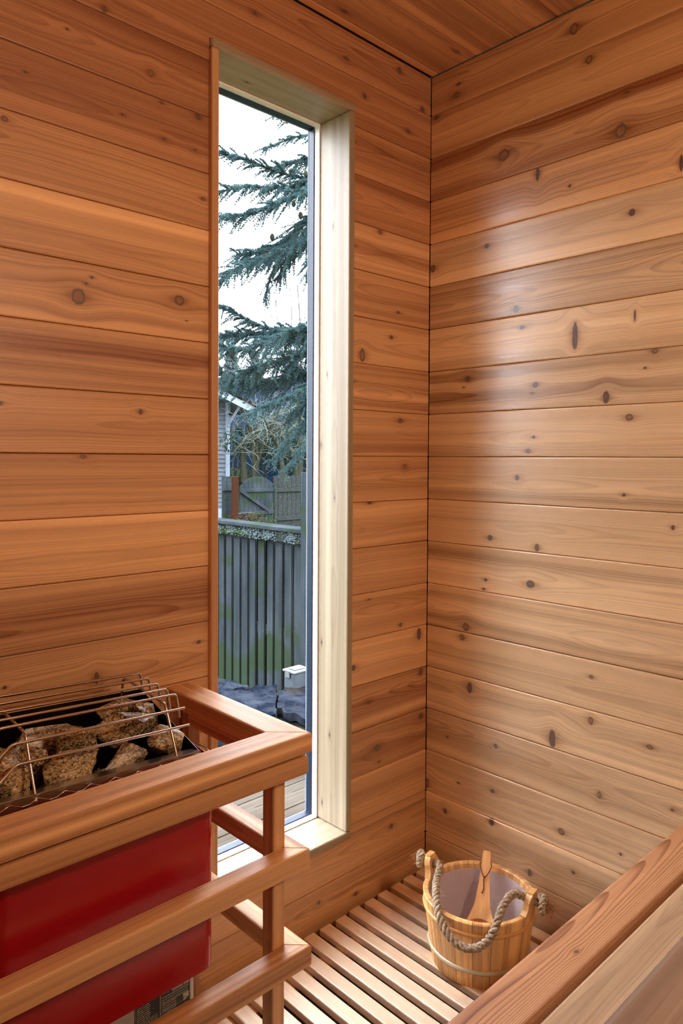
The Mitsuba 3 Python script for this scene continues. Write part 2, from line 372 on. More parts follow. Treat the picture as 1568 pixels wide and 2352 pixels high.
for row in range(19):
    lo, hi = (8 - row) * P, (9 - row) * P
    if row == 0:
        hi = CEIL - .001
    xo0, xo1 = WX0 - JT, WX1 + JT
    if row == 0:
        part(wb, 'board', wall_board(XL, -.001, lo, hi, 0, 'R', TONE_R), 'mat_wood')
    elif row == 1:      # notched over the head of the window
        t, c = TONE_R[1]
        wid = wood(CEDAR_RED, t, c, 24, KA[(1, 'R')] + KA[(1, 'L')], .7, .46)
        f = lambda x0, x1, a, b: plank((x0, 0, a + .0005), X, Z, Y, x1 - x0, b - a - .001, TB, wid, r=.0032, u0=x0, v0=a - lo, e=0.0001)
        part(wb, 'board', join(f(XL, xo0, lo, hi), f(xo0, xo1, WZ1 + JT - .0005, hi), f(xo1, -.001, lo, hi)), 'mat_wood')
    elif row < 17:
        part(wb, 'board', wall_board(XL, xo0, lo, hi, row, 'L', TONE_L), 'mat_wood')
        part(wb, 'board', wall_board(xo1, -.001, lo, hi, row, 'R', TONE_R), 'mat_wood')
    elif row == 17:
        t, c = TONE_R[17]
        wid = wood(CEDAR, t, c, 24, KA[(17, 'R')], .7, .46)
        f = lambda x0, x1, a, b: plank((x0, 0, a + .0005), X, Z, Y, x1 - x0, b - a - .001, TB, wid, r=.0032, u0=x0, v0=a - lo, e=0.0001)
        zt = WZ0 - JT
        part(wb, 'board', join(f(XL, xo0, lo, hi), f(xo0, xo1, lo, zt), f(xo1, -.001, lo, hi)), 'mat_wood')
    else:
        part(wb, 'board', wall_board(XL, -.001, lo, hi, row, 'R', TONE_R), 'mat_wood')
    t, c = TONE_B[row]
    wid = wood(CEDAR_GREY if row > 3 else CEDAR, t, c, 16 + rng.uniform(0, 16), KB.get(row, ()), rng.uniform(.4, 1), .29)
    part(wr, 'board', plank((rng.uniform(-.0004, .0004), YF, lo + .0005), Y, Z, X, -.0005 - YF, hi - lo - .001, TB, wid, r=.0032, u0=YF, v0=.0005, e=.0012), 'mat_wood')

for i, (y1, y0) in enumerate([(-.0015, -.028), (-.028, -.164), (-.164, -.296), (-.296, -.424)] + [(-.424 - .131 * k, -.424 - .131 * (k + 1)) for k in range(11)]):
    wid = wood(CEDAR_RED, [.6, .46, .4, .42, .5][min(i, 4)] + rng.uniform(-.04, .04), .3, 24, [(-0.061, .0234, .012, .008, 1), (-0.419, .11, .012, .008, 0)] if i == 1 else (), .6, .46)
    part(ce, 'board', plank((XL, y0 + .0005, CEIL), X, Y, Z, -.001 - XL, y1 - y0 - .001, TB, wid, r=.0032, u0=XL, v0=0, e=.0012), 'mat_wood')

# ------------------------------------------------------------------ the window
win = thing('window_1', 'tall narrow window lined with pale pine boards', kind='structure')
PROUD, JD = 0.012, 0.118
jk = [(-0.533, 0.094), (-0.791, 0.058), (-0.995, 0.089), (0.031, 0.1), (-0.117, 0.043), (0.23, 0.076), (0.64, 0.054)]
jid = wood(PINE, .66, .45, 40, [(z, y + PROUD, .0055, .004, 0) for z, y in jk], .7, .5)
jh = wood(PINE, .5, .4, 34, [(-.62, .08, .006, .004, 0)], .3, .5)
js = wood(PINE, .6, .4, 34, [(-.5, .08, .006, .004, 0)], .3, .5)
jl = wood(CEDAR, .66, .2, 34, (), .3, .5)
part(win, 'lining_board', plank((WX1, -PROUD, WZ0), Z, Y, X, WZ1 - WZ0, JD + PROUD + .032, JT, jid, r=.0045, u0=WZ0, v0=0, seg=3), 'mat_wood', label='right lining board, pale knotty pine')
part(win, 'lining_board', plank((WX0 - JT, -PROUD, WZ0), Z, X, Y, WZ1 - WZ0, JT, JD + PROUD + .032, jl, r=.0045, u0=WZ0, v0=0, seg=3), 'mat_wood', label='left lining board, orange front edge')
part(win, 'lining_board', plank((WX0 - JT, -PROUD, WZ1), X, Y, Z, WX1 - WX0 + 2 * JT, JD + PROUD + .032, JT, jh, r=.0045, u0=WX0, v0=0, seg=3), 'mat_wood', label='head lining board')
part(win, 'lining_board', plank((WX0 - JT, -PROUD, WZ0), X, Y, -Z, WX1 - WX0 + 2 * JT, JD + PROUD + .032, JT, js, r=.0045, u0=WX0, v0=0, seg=3), 'mat_wood', label='sill board')


def ring_frame(x0, x1, z0, z1, w, ya, yb, ch=.0015):
    return cat([box((x0, ya, z0), (x0 + w, yb, z1), ch), box((x1 - w, ya, z0), (x1, yb, z1), ch),
                box((x0 + w - .001, ya, z0), (x1 - w + .001, yb, z0 + w), ch), box((x0 + w - .001, ya, z1 - w), (x1 - w + .001, yb, z1), ch)])


scene['mat_white_vinyl'] = pr(lin(236, 238, 240), 0.35)
scene['mat_spacer'] = pr(lin(20, 33, 56), 0.4, spec=0.4)
scene['mat_outer_frame'] = pr(lin(120, 130, 142), 0.5, spec=0.3)
scene['mat_glass'] = {'type': 'thindielectric', 'int_ior': 1.16}
part(win, 'frame', ring_frame(WX0, WX1, WZ0, WZ1, .0045, .108, .1495), 'mat_white_vinyl', label='white window frame')
part(win, 'glazing_bead', ring_frame(WX0 + .0045, WX1 - .0045, WZ0 + .0045, WZ1 - .0045, .003, .1285, .1495, .0005), 'mat_spacer', label='blue-grey glazing bead')
part(win, 'outer_frame', ring_frame(WX0, WX1, WZ0, WZ1, .0085, .150, .155), 'mat_outer_frame')
gx0, gx1, gz0, gz1 = WX0 + .010, WX1 - .010, WZ0 + .010, WZ1 - .010
part(win, 'pane', (np.array([[gx0, .146, gz0], [gx1, .146, gz0], [gx1, .146, gz1], [gx0, .146, gz1]]), np.array([[0, 1, 2], [0, 2, 3]])), 'mat_glass', label='clear glass pane')

# ------------------------------------------------------------------ duckboard on the floor
SZ = -1.265
db = thing('duckboard', 'slatted cedar duckboard covering the sauna floor below the window', 'duckboard')
x = -.028
i = 0
while x > -2.3:
    L = 1.30
    wid = wood(SLAT, rng.uniform(.38, .68), .16, 30, (), .35, .40)
    part(db, 'slat', plank((x - .0375, -.014 - rng.uniform(0, .006) - L, SZ), Y, X, -Z, L, .0375, .019, wid, r=.0032, u0=rng.uniform(-3, 2), seg=2), 'mat_wood')
    x -= .0563
bid = wood(CEDAR, .25, .2)
for y in (-.12, -.62, -1.15):
    part(db, 'batten', plank((-2.3, y, SZ - .0192), X, Y, -Z, 2.27, .038, .0155, bid, r=.001), 'mat_wood')

# ------------------------------------------------------------------ guard rail around the heater
gr = thing('guard_rail', 'square cedar guard rail frame around the red heater', 'guard rail')
RX, RY, RL = -.8435, -.425, -1.62


def rail_id(tone=.5, contrast=.2):
    return wood(CEDAR, tone, contrast + .12, 70, (), .8, .46)


def frame(ztop, w, h, x1, y0, back, tone, front_tone=None):
    part(gr, 'rail', plank((x1, y0, ztop), -X, Y, -Z, x1 - RL, w, h, rail_id(front_tone or tone), r=.0045, seg=3, u0=-1, m0=1.0, e=.0015), 'mat_rail')
    part(gr, 'rail', plank((x1, y0, ztop), Y, -X, -Z, back - y0, w, h, rail_id(tone), r=.0045, seg=3, u0=-1, m0=1.0, e=.0015), 'mat_rail')


frame(-.523, .064, .038, RX, RY, -.002, .62)
frame(-.565, .036, .034, RX - .009, RY, -.06, .5)
frame(-.742, .040, .039, RX - .004, RY, -.002, .55)
frame(-.930, .040, .039, RX + .001, RY, -.002, .55)
part(gr, 'post', plank((-.878, RY + .0385, -1.2645), Z, -X, Y, 1.2645 - .600, .030, .030, rail_id(.34), r=.002, u0=-1), 'mat_rail')
part(gr, 'post', plank((-.845, -.040, -1.2645), Z, -X, Y, 1.2645 - .5615, .030, .038, rail_id(.34), r=.002, u0=-1), 'mat_rail')
part(gr, 'post', plank((-1.585, RY + .0385, -1.2645), Z, -X, Y, 1.2645 - .600, .030, .030, rail_id(.34), r=.002, u0=-1), 'mat_rail')

# ------------------------------------------------------------------ the heater
scene['mat_red'] = pr(lin(160, 6, 20), 0.22, spec=0.5, clearcoat=1.0, clearcoat_gloss=0.92)
scene['mat_steel'] = pr(lin(196, 190, 182), 0.22, metal=1.0)
scene['mat_steel_dull'] = pr(lin(62, 57, 52), 0.34, metal=1.0)
scene['mat_wire'] = pr(lin(206, 200, 192), 0.18, metal=1.0)
scene['mat_black'] = pr(lin(20, 19, 19), 0.45)
scene['mat_plate_print'] = pr(lin(168, 160, 144), 0.4, spec=0.5)
scene['mat_yellow'] = pr(lin(226, 178, 30), 0.5)
HX0, HX1, HY0, HY1 = -1.392, -1.003, -.345, -.045
ht = thing('sauna_heater', 'red enamelled electric sauna heater behind the cedar guard rail', 'heater')


def rounded_rect(x0, x1, y0, y1, r, seg=6, back=.004):
    out = []
    for cx, cy, a0, rr in ((x0 + r, y0 + r, 180, r), (x1 - r, y0 + r, 270, r), (x1 - back, y1 - back, 0, back), (x0 + back, y1 - back, 90, back)):
        for k in range(seg + 1):
            a = math.radians(a0 + 90 * k / seg)
            out.append((cx + rr * math.cos(a), cy + rr * math.sin(a)))
    return np.array(out)


def shell_strip(outline, zs_lo, zs_hi, thick):
    """A vertical sheet following a closed outline, with an inner face; heights per point."""
    n = len(outline)
    c = outline.mean(0)
    inn = outline + (c - outline) / np.linalg.norm(c - outline, axis=1, keepdims=True) * thick
    V = np.vstack([np.c_[outline, zs_lo], np.c_[outline, zs_hi], np.c_[inn, zs_hi], np.c_[inn, zs_lo]])
    F = []
    for k in range(n):
        q = (k + 1) % n
        for a, b in ((0, 1), (1, 2), (2, 3), (3, 0)):
            F += [(a * n + k, a * n + q, b * n + q), (a * n + k, b * n + q, b * n + k)]
    return trimesh.Trimesh(V, np.array(F), process=False)


ol = rounded_rect(HX0, HX1, HY0, HY1, .026)
n_ = len(ol)
top_z = np.where(ol[:, 1] < -.30, -.552, -.552 + (ol[:, 1] + .30) * .12)
bot = np.full(n_, -.930)
bot += np.where((ol[:, 1] > HY0 + .012), .012, 0) * np.clip((ol[:, 1] - HY0 - .012) / .012, 0, 1)
part(ht, 'body', shell_strip(ol, bot, top_z, .0025), 'mat_red', smooth=35, label='red enamel shell')
# stone tray: sloping steel sheet walls
TX0, TX1 = -1.372, -1.020
sl = lambda y: -.543 + np.clip((y + .315) / .223, 0, 1.2) * .062
tilt = lambda x_: (-1.02 - x_) * .045
def sheet(pts, t=.0012):
    pts = np.asarray(pts, float)
    nrm = np.cross(pts[1] - pts[0], pts[2] - pts[0]); nrm /= np.linalg.norm(nrm)
    k = len(pts)
    V = np.vstack([pts + nrm * t / 2, pts - nrm * t / 2])
    F = [(0, i, i + 1) for i in range(1, k - 1)] + [(k, k + i + 1, k + i) for i in range(1, k - 1)]
    for i in range(k):
        j = (i + 1) % k
        F += [(i, i + k, j + k), (i, j + k, j)]
    return trimesh.Trimesh(V, np.array(F), process=False)
def tp(x_, y_, z_): return (x_, y_, z_ + tilt(x_))
tray = [sheet([tp(TX1, -.315, -.543), tp(TX1, -.092, -.481), tp(TX1, -.092, -.72), tp(TX1, -.300, -.72)]),
        sheet([tp(TX0, -.315, -.543), tp(TX0, -.092, -.481), tp(TX0, -.092, -.72), tp(TX0, -.300, -.72)]),
        sheet([tp(TX0, -.092, -.481), tp(TX1, -.092, -.481), tp(TX1, -.092, -.72), tp(TX0, -.092, -.72)])]
part(ht, 'tray', cat(tray), 'mat_steel_dull')
part(ht, 'tray_lip', cat([sheet([tp(TX0, -.318, -.541), tp(TX1, -.318, -.541), tp(TX1, -.288, -.546), tp(TX0, -.288, -.546)]),
                          sheet([tp(TX0, -.288, -.546), tp(TX1, -.288, -.546), tp(TX1, -.286, -.70), tp(TX0, -.286, -.70)]),
                          sheet([tp(TX0, -.318, -.541), tp(TX1, -.318, -.541), tp(TX1, -.3185, -.60), tp(TX0, -.3185, -.60)])]), 'mat_steel', label='bright steel front lip')
part(ht, 'tray_floor', box((TX0, -.30, -.735), (TX1, -.092, -.72)), 'mat_black')
part(ht, 'deck_plate', cat([box((HX0 + .004, HY0 + .004, -.604), (HX1 - .004, -.318, -.600)), box((TX1, -.318, -.604), (HX1 - .004, HY1 - .004, -.600)), box((HX0 + .004, -.318, -.604), (TX0, HY1 - .004, -.600))]), 'mat_black')
zig = []
xx = TX1 + .012
k = 0
zig = [(TX1 + .012, -.20, -.545), (TX1 + .014, -.315, -.540)]
while xx > TX0:
    zig.append((xx, -.337, -.5465 + tilt(xx))); zig.append((xx - .012, -.321, -.546 + tilt(xx))); zig.append((xx - .030, -.333, -.5465 + tilt(xx)))
    xx -= .042
part(ht, 'wire_trim', tube(np.array(zig), .0011, 5), 'mat_wire', smooth=True, label='zigzag wire along the lip')
# grill
RW = .0026
rods = [(-.118, -.4405, 1), (-.152, -.4430, 1), (-.187, -.4455, 1), (-.222, -.4480, 1), (-.255, -.4500, 1), (-.283, -.4690, 0), (-.299, -.4960, 0)]
for y_, z_, bent in rods:
    x1, x0 = -1.034, -1.352
    a = [tp(x0 - .012, y_ - .003, z_ - .045), tp(x0, y_, z_), tp(x1, y_, z_), tp(x1 + .008, y_, z_ - .045)] if bent else [tp(x0 - .016, y_ - .012, z_ - .018), tp(x0 + .012, y_, z_), tp(x1 + .001, y_, z_)]
    if bent:
        a[0] = tp(x0 - .010, y_, z_ - .045)
    part(ht, 'grill_rod', tube(fillet(a, .007), RW, 8), 'mat_wire', smooth=True)
for xc in (-1.067, -1.316):
    a = [tp(xc - .006, -.108, -.51), tp(xc, -.112, -.4455), tp(xc, -.272, -.4575), tp(xc, -.319, -.552)]
    part(ht, 'grill_bar', tube(fillet(a, .009), RW, 8), 'mat_wire', smooth=True)
# control box under the shell
CY_ = -.322
part(ht, 'control_box', box((-1.372, CY_, -1.13), (-1.036, -.06, -.88), .003), 'mat_steel')
for x0, x1 in ((-1.153, -1.105), (-1.103, -1.045)):
    z0, z1 = -1.085, -.905
    pk = part(ht, 'label_plate', box((x0, CY_ - .0012, z0), (x1, CY_, z1)), 'mat_black', label='black rating plate with silver print')
    bits = []
    def bar(xa, xb, za, zb): bits.append(box((xa, CY_ - .0015, za), (xb, CY_ - .0011, zb)))
    bar(x0 + .0006, x0 + .0012, z0 + .001, z1 - .001); bar(x1 - .0012, x1 - .0006, z0 + .001, z1 - .001)
    z = z1 - .036
    lr = np.random.default_rng(int(-x0 * 1000))
    if x0 < -1.11:
        while z > z0 + .010:
            if abs(z + 1.002) < .004:
                bar(x0 + .002, x1 - .002, z, z + .0006)
            else:
                xa = x0 + .003
                xe = x1 - .006 - (.014 if z > -.975 else 0)
                while xa < xe:
                    w_ = lr.uniform(.002, .006); bar(xa, min(xa + w_, xe), z, z + .0013); xa += w_ + .0012
            z -= .0034
    else:
        for q, (fa, fb) in enumerate([(.35, .72), (.75, .95)]):
            bar(x0 + fa * (x1 - x0), x0 + fb * (x1 - x0), z1 - .047, z1 - .037)
        bar(x0 + .002, x1 - .002, z1 - .034, z1 - .031)
        bar(x0 + .55 * (x1 - x0), x1 - .003, z1 - .094, z1 - .081); bar(x0 + .74 * (x1 - x0), x1 - .003, z1 - .072, z1 - .063)
        zz = z1 - .052
        while zz > z0 + .01:
            xe = x1 - .004 if zz < z1 - .10 else x0 + (.5 if -.094 < zz - z1 < -.062 else .92) * (x1 - x0)
            xa = x0 + .003
            while xa < xe:
                w_ = lr.uniform(.002, .006); bar(xa, min(xa + w_, xe), zz, zz + .0014); xa += w_ + .0012
            if int((z1 - zz) / .0042) % 3 == 0: bar(x0 + .002, x1 - .003, zz + .0024, zz + .0028)
            zz -= .0042
        for txt, px_, pz in (('6.0', x0 + .003, z1 - .045), ('MODEL', x0 + .003, z1 - .033)):
            tm = meshkit.text_mesh(txt, .006 if txt == '6.0' else .0045, .0004)
            v = np.array(tm.vertices); tm.vertices = np.c_[px_ + v[:, 0], CY_ - .0012 - v[:, 2], pz + v[:, 1]]
            bits.append(tm)
    part(pk, 'print', cat(bits), 'mat_plate_print')
for x_, z_ in ((-1.058, -.977), (-1.144, -1.040)):
    m = trimesh.creation.revolve([(0, .0022), (.002, .0021), (.0036, .0010), (.0038, 0), (0, 0)], sections=16)
    m.vertices = np.c_[x_ + m.vertices[:, 0], CY_ - .0012 - m.vertices[:, 2], z_ + m.vertices[:, 1]]
    part(ht, 'screw', m, 'mat_wire', smooth=30)
part(ht, 'warning_sticker', box((-1.215, CY_ - .0008, -1.07), (-1.178, CY_, -.985)), 'mat_yellow', label='yellow warning sticker')


def rock_color(p, n, uv):
    g1, g2 = noise(p.x * 520, p.y * 520, p.z * 520), noise(p.x * 260 + 9, p.y * 260, p.z * 260)
    big = fbm(p.x * 26, p.y * 26, p.z * 26 + 4, 3)
    t = dr.clip(0.38 + 1.1 * (g1 - 0.5) + 0.9 * (g2 - .5) + 1.0 * (big - 0.5), 0, 1)
    c = mix(mi.Color3f(0.035, 0.026, 0.018), mi.Color3f(0.60, 0.45, 0.23), t)
    return mix(c, mi.Color3f(0.85, 0.76, 0.58), smoothstep(0.78, 0.92, g1) * 0.8)


scene['mat_rock'] = pr(mikit.proc(rock_color), 0.36, spec=0.6)


def rock(c, size, seed, sub=3, rough=.12):
    r = np.random.default_rng(seed)
    pts = r.normal(size=(14, 3)); pts /= np.linalg.norm(pts, axis=1, keepdims=True)
    h = trimesh.convex.convex_hull(pts * r.uniform(.82, 1.05, (14, 1)))
    for _ in range(sub):
        h = h.subdivide()
    v = np.array(h.vertices)
    d = v / np.linalg.norm(v, axis=1, keepdims=True)
    v = v * (1 + rough * (meshkit.fbm(v * 2.2 + seed, 3, seed)[:, None] - .5) * 2) + d * .05 * (meshkit.fbm(v * 7 + seed, 2, seed + 3)[:, None] - .5)
    a = r.uniform(0, 6.28); ca, sa = math.cos(a), math.sin(a)
    v = v @ np.array([[ca, sa, 0], [-sa, ca, 0], [0, 0, 1]])
    v = v / np.ptp(v, axis=0) * np.asarray(size)
    return trimesh.Trimesh(v + np.asarray(c), h.faces, process=False)


STONES = [((-1.118, -0.206, -0.504), (.118, .080, .066), 'largest flat-topped heater stone under the right half of the wire grill'),
          ((-1.052, -0.170, -0.514), (.050, .055, .070), 'dark heater stone wedged behind the largest one by the right tray end'),
          ((-1.212, -0.222, -0.516), (.068, .056, .082), 'pointed brown heater stone in the middle between the grill bars'),
          ((-1.144, -0.268, -0.540), (.085, .042, .060), 'angular heater stone in front of the largest one, near the lip'),
          ((-1.064, -0.260, -0.540), (.072, .055, .068), 'rusty heater stone at the front right corner of the tray'),
          ((-1.242, -0.267, -0.532), (.098, .042, .085), 'long grey-blue heater stone at the front lip right of the left grill bar'),
          ((-1.333, -0.255, -0.526), (.068, .062, .098), 'big grey heater stone at the front lip left of the left grill bar'),
          ((-1.283, -0.210, -0.522), (.052, .052, .070), 'brown heater stone behind the long grey-blue one'),
          ((-1.336, -0.170, -0.519), (.062, .050, .060), 'small brown heater stone behind the big grey one'),
          ((-1.245, -0.160, -0.519), (.130, .036, .055), 'long flat heater stone lying in the shade behind the pointed one'),
          ((-1.095, -0.132, -0.494), (.085, .034, .045), 'reddish heater stone against the back of the tray'),
          ((-1.165, -0.140, -0.529), (.060, .042, .050), 'dark heater stone in the shade at the back of the tray'),
          ((-1.190, -0.274, -0.564), (.045, .032, .045), 'small heater stone between the long grey-blue and the angular one')]
for i, (c, s, lb) in enumerate(STONES):
    k = thing('heater_stone', lb, 'stone', 'stones in the heater tray')
    solid(k, rock(c, s, 40 + i), 'mat_rock', smooth=28)
r_ = np.random.default_rng(3)
for i in range(12):
    k = thing('heater_stone', 'dark heater stone of the lower layer deep in the steel tray', 'stone', 'stones in the lower layer of the heater tray')
    solid(k, rock((-1.335 + .052 * (i % 6) + r_.uniform(-.006, .006), -.235 + .085 * (i // 6), -.648 + r_.uniform(-.008, .008)), (.050, .072, .085), 90 + i, 2), 'mat_rock', smooth=28)

# ------------------------------------------------------------------ bench boards
lb_ = thing('lower_bench', 'lower cedar bench of long boards in front of the wooden bucket', 'bench')
for i, (y1, w, tone) in enumerate([(-.780, .085, .5), (-.876, .085, .6), (-.972, .085, .56), (-1.068, .085, .55)]):
    wid = wood(CEDAR_GREY if i else CEDAR_RED, tone + (.1 if i == 0 else 0), .16 if i else .3, 60 if i else 40, [(-.6, .03, .005, .004, 0)] if i == 0 else (), 1.9 if i == 0 else .5, .5)
    part(lb_, 'board', plank((-2.34, y1 - w, -.85), X, Y, -Z, 2.334, w, .038, wid, r=.006, seg=3, u0=-2.34), 'mat_wood')
for x_ in (-2.28, -1.1, -.06):
    part(lb_, 'leg', plank((x_, -.90, SZ + .0005), Z, X, Y, -.889 - SZ, .038, .038, wood(CEDAR, .4, .2), r=.003), 'mat_wood')
    part(lb_, 'bearer', plank((x_ - .0, -1.15, -.889), Y, X, -Z, .34, .038, .045, wood(CEDAR, .4, .2), r=.003), 'mat_wood')
ub = thing('upper_bench', 'upper cedar bench, only a board corner in the lower right corner', 'bench')
for i in range(6):
    y1 = -1.197 - .1 * i
    part(ub, 'board', plank((-2.34, y1 - .088, -.42), X, Y, -Z, 2.334, .088, .038, wood((lin(106, 92, 78), lin(172, 152, 132)), .5, .2, 50), r=.007, seg=3, u0=-2.34), 'mat_wood')
for x_ in (-2.30, -1.2, -.06):
    part(ub, 'bearer', plank((x_, -1.94, -.459), Y, X, -Z, .72, .038, .07, wood(CEDAR, .4, .2), r=.003), 'mat_wood')

# ------------------------------------------------------------------ lamps of the room (behind the camera)
def wall_lamp(x_, z_, rgb):
    k = thing('wall_lamp', 'round glass wall lamp of the sauna on the wall behind the benches, outside the frame', 'lamp')
    base = trimesh.creation.cylinder(.075, .02, sections=40)
    base.vertices = np.c_[x_ + base.vertices[:, 0], YF + .0105 + base.vertices[:, 2], z_ + base.vertices[:, 1]]
    part(k, 'base', base, 'mat_white_vinyl')
    th = np.linspace(0, math.pi / 2, 9)
    dome = trimesh.creation.revolve(np.c_[.068 * np.cos(th), .055 * np.sin(th)], sections=32)
    dome.vertices = np.c_[x_ + dome.vertices[:, 0], YF + .0206 + dome.vertices[:, 2], z_ - dome.vertices[:, 1]]
    dome.fix_normals()
    part(k, 'globe', dome, pr((.8, .8, .8), .5), emitter={'type': 'area', 'radiance': {'type': 'rgb', 'value': list(rgb)}})


wall_lamp(-.95, .50, LAMP_RGB)

# ------------------------------------------------------------------ bucket with ladle
BC, BZ, RIM, RT, RB = np.array([-.235, -.372]), -1.2645, -1.097, .141, .118
EAR = (101, 280)
bk = thing('bucket', 'round wooden stave bucket with rope handle standing on the floor slats', 'bucket')


def rad_at(z):
    return RB + (RT - RB) * (z - BZ) / (RIM - BZ)


def cyl(ang, z, inset):
    r = rad_at(z) - inset
    return (BC[0] + r * math.cos(ang), BC[1] + r * math.sin(ang), z)


def stave(a0, a1, wid, th=.015, seg=4):
    V, UV, F = [], [], []
    gap = .0005 / RT
    a0 += gap; a1 -= gap
    hs = [(BZ, .0), (BZ, th)]
    prof = [(BZ, .0), (RIM - .0025, .0), (RIM, .0025), (RIM, th - .0025), (RIM - .0025, th), (BZ, th)]
    n = len(prof)
    for k in range(seg + 1):
        a = a0 + (a1 - a0) * k / seg
        for j, (z, i_) in enumerate(prof):
            V.append(cyl(a, z, i_)); UV.append((wid * 10 + 5 + z + (i_ if j > 2 else 0), (a - a0) * RT))
    for k in range(seg):
        for j in range(n):
            q = (j + 1) % n
            F += [(k * n + j, k * n + q, (k + 1) * n + q), (k * n + j, (k + 1) * n + q, (k + 1) * n + j)]
    for base, flip in ((0, 0), (seg * n, 1)):
        for k in range(1, n - 1):
            F.append((base, base + k, base + k + 1) if flip else (base, base + k + 1, base + k))
    V, F = np.array(V), np.array(F)[:, ::-1]
    return V, F, np.array(UV)


def part_flat(parent, name, m, bsdf, **k):
    key = part_key(parent, name)
    v, f = m[0][m[1]].reshape(-1, 3), np.arange(3 * len(m[1])).reshape(-1, 3)
    scene[key] = mikit.ply((v, f), bsdf, smooth=False, uv=m[2][m[1]].reshape(-1, 2))
    if k: labels[key] = k
    return key


edges = [math.radians(e) for e in EAR]
hw = .034 / RT
arcs = []
for a, b in ((edges[0] + hw, edges[1] - hw), (edges[1] + hw, edges[0] + 2 * math.pi - hw)):
    n = 8
    arcs += [(a + (b - a) * k / n, a + (b - a) * (k + 1) / n) for k in range(n)]
for a, b in arcs:
    part_flat(bk, 'stave', stave(a, b, wood(STAVE, rng.uniform(.42, .72), .4, 60, (), .9, .45)), 'mat_wood')
import shapely
import shapely.affinity
from shapely.geometry import Polygon, Point
for e in edges:
    hgt, h0 = .050, RIM - BZ
    ear = Polygon([(-.0335, 0), (.0335, 0), (.0335, h0), (.0315, h0 + .003), (.0275, h0 + .010), (.0255, h0 + .018), (.0255, h0 + hgt), (-.0255, h0 + hgt), (-.0255, h0 + .018), (-.0275, h0 + .010), (-.0315, h0 + .003), (-.0335, h0)])
    top = Polygon([(-.05, -1), (.05, -1), (.05, h0 + hgt - .020), (-.05, h0 + hgt - .020)]).union(Point(0, h0 + hgt - .0255).buffer(.0255, quad_segs=8)).union(shapely.geometry.box(-.0255 + .012, 0, .0255 - .012, h0 + hgt))
    ear = ear.intersection(top).difference(Point(0, h0 + .024).buffer(.0105, quad_segs=8))
    m = trimesh.creation.extrude_polygon(ear, .015, engine='earcut')
    wid = wood(STAVE, .62, .3, 60, (), 1.0, .45)
    v = np.array(m.vertices)
    # split long faces so that the stave follows the curve
    m = trimesh.Trimesh(*trimesh.remesh.subdivide_to_size(v, m.faces, .02))
    v = np.array(m.vertices)
    V = np.array([cyl(e + s / RT, BZ + z, .015 - t) for s, z, t in v])
    part_flat(bk, 'stave', (V, np.array(m.faces), np.c_[wid * 10 + 5 + v[:, 1], v[:, 0] + np.where(v[:, 2] > .01, 0, .02)]), 'mat_wood', label='tall stave with a rounded ear and rope hole')


def hoop(z, minor, flat, mat, lbl):
    th = np.linspace(0, 2 * np.pi, 73)[:-1]
    r = rad_at(z)
    prof = [(minor * math.cos(a) * flat, minor * 1.15 * math.sin(a)) for a in np.linspace(0, 2 * np.pi, 11)[:-1]]
    V, F = [], []
    for t in th:
        for dr_, dz in prof:
            V.append((BC[0] + (r + .001 + dr_) * math.cos(t), BC[1] + (r + .001 + dr_) * math.sin(t), z + dz))
    n, k = len(th), len(prof)
    for i in range(n):
        for j in range(k):
            a, b, c, d = i * k + j, ((i + 1) % n) * k + j, ((i + 1) % n) * k + (j + 1) % k, i * k + (j + 1) % k
            F += [(a, b, c), (a, c, d)]
    part(bk, 'hoop', trimesh.Trimesh(np.array(V), np.array(F), process=False), mat, smooth=True, label=lbl)


scene['mat_hoop'] = pr(lin(214, 160, 92), 0.35)
scene['mat_hoop_pale'] = pr(lin(196, 190, 160), 0.35)
hoop(-1.127, .0042, .9, 'mat_hoop', 'smooth tan upper hoop')
hoop(-1.222, .0046, .9, 'mat_hoop_pale', 'pale grey-green lower hoop')
scene['mat_liner'] = pr(lin(196, 184, 186), 0.18, spec=0.6)
rr = lambda z, d: rad_at(z) - .0155 - d
prof = [(0, -1.232), (rr(-1.235, .004) - .006, -1.232), (rr(-1.228, .004), -1.226), (rr(-1.150, .003), -1.150), (rr(-1.148, .0018), -1.147), (rr(-1.112, .0016), -1.112), (rr(-1.110, .0008), -1.1105), (rr(-1.112, .0002), -1.112), (rr(-1.236, .001), -1.237), (0, -1.238)]
m = trimesh.creation.revolve(np.array(prof), sections=64); m.vertices += [BC[0], BC[1], 0]; m.fix_normals()
part(bk, 'liner', m, 'mat_liner', smooth=40, label='glossy grey plastic liner')
m = trimesh.creation.cylinder(.108, .010, sections=48); m.vertices += [BC[0], BC[1], -1.247]
part(bk, 'bottom', m, 'mat_shell')


# rope
def rope_color(p, n, uv):
    t = noise(p.x * 900, p.y * 900, p.z * 300) * .5 + .5 * noise(p.x * 250, p.y * 250, p.z * 250)
    return mix(mi.Color3f(.13, .085, .05), mi.Color3f(.50, .40, .28), smoothstep(.15, .8, t))


scene['mat_rope'] = pr(mikit.proc(rope_color), 0.85, spec=0.2)
scene['mat_fray'] = pr(lin(150, 96, 56), 0.8, spec=0.2)


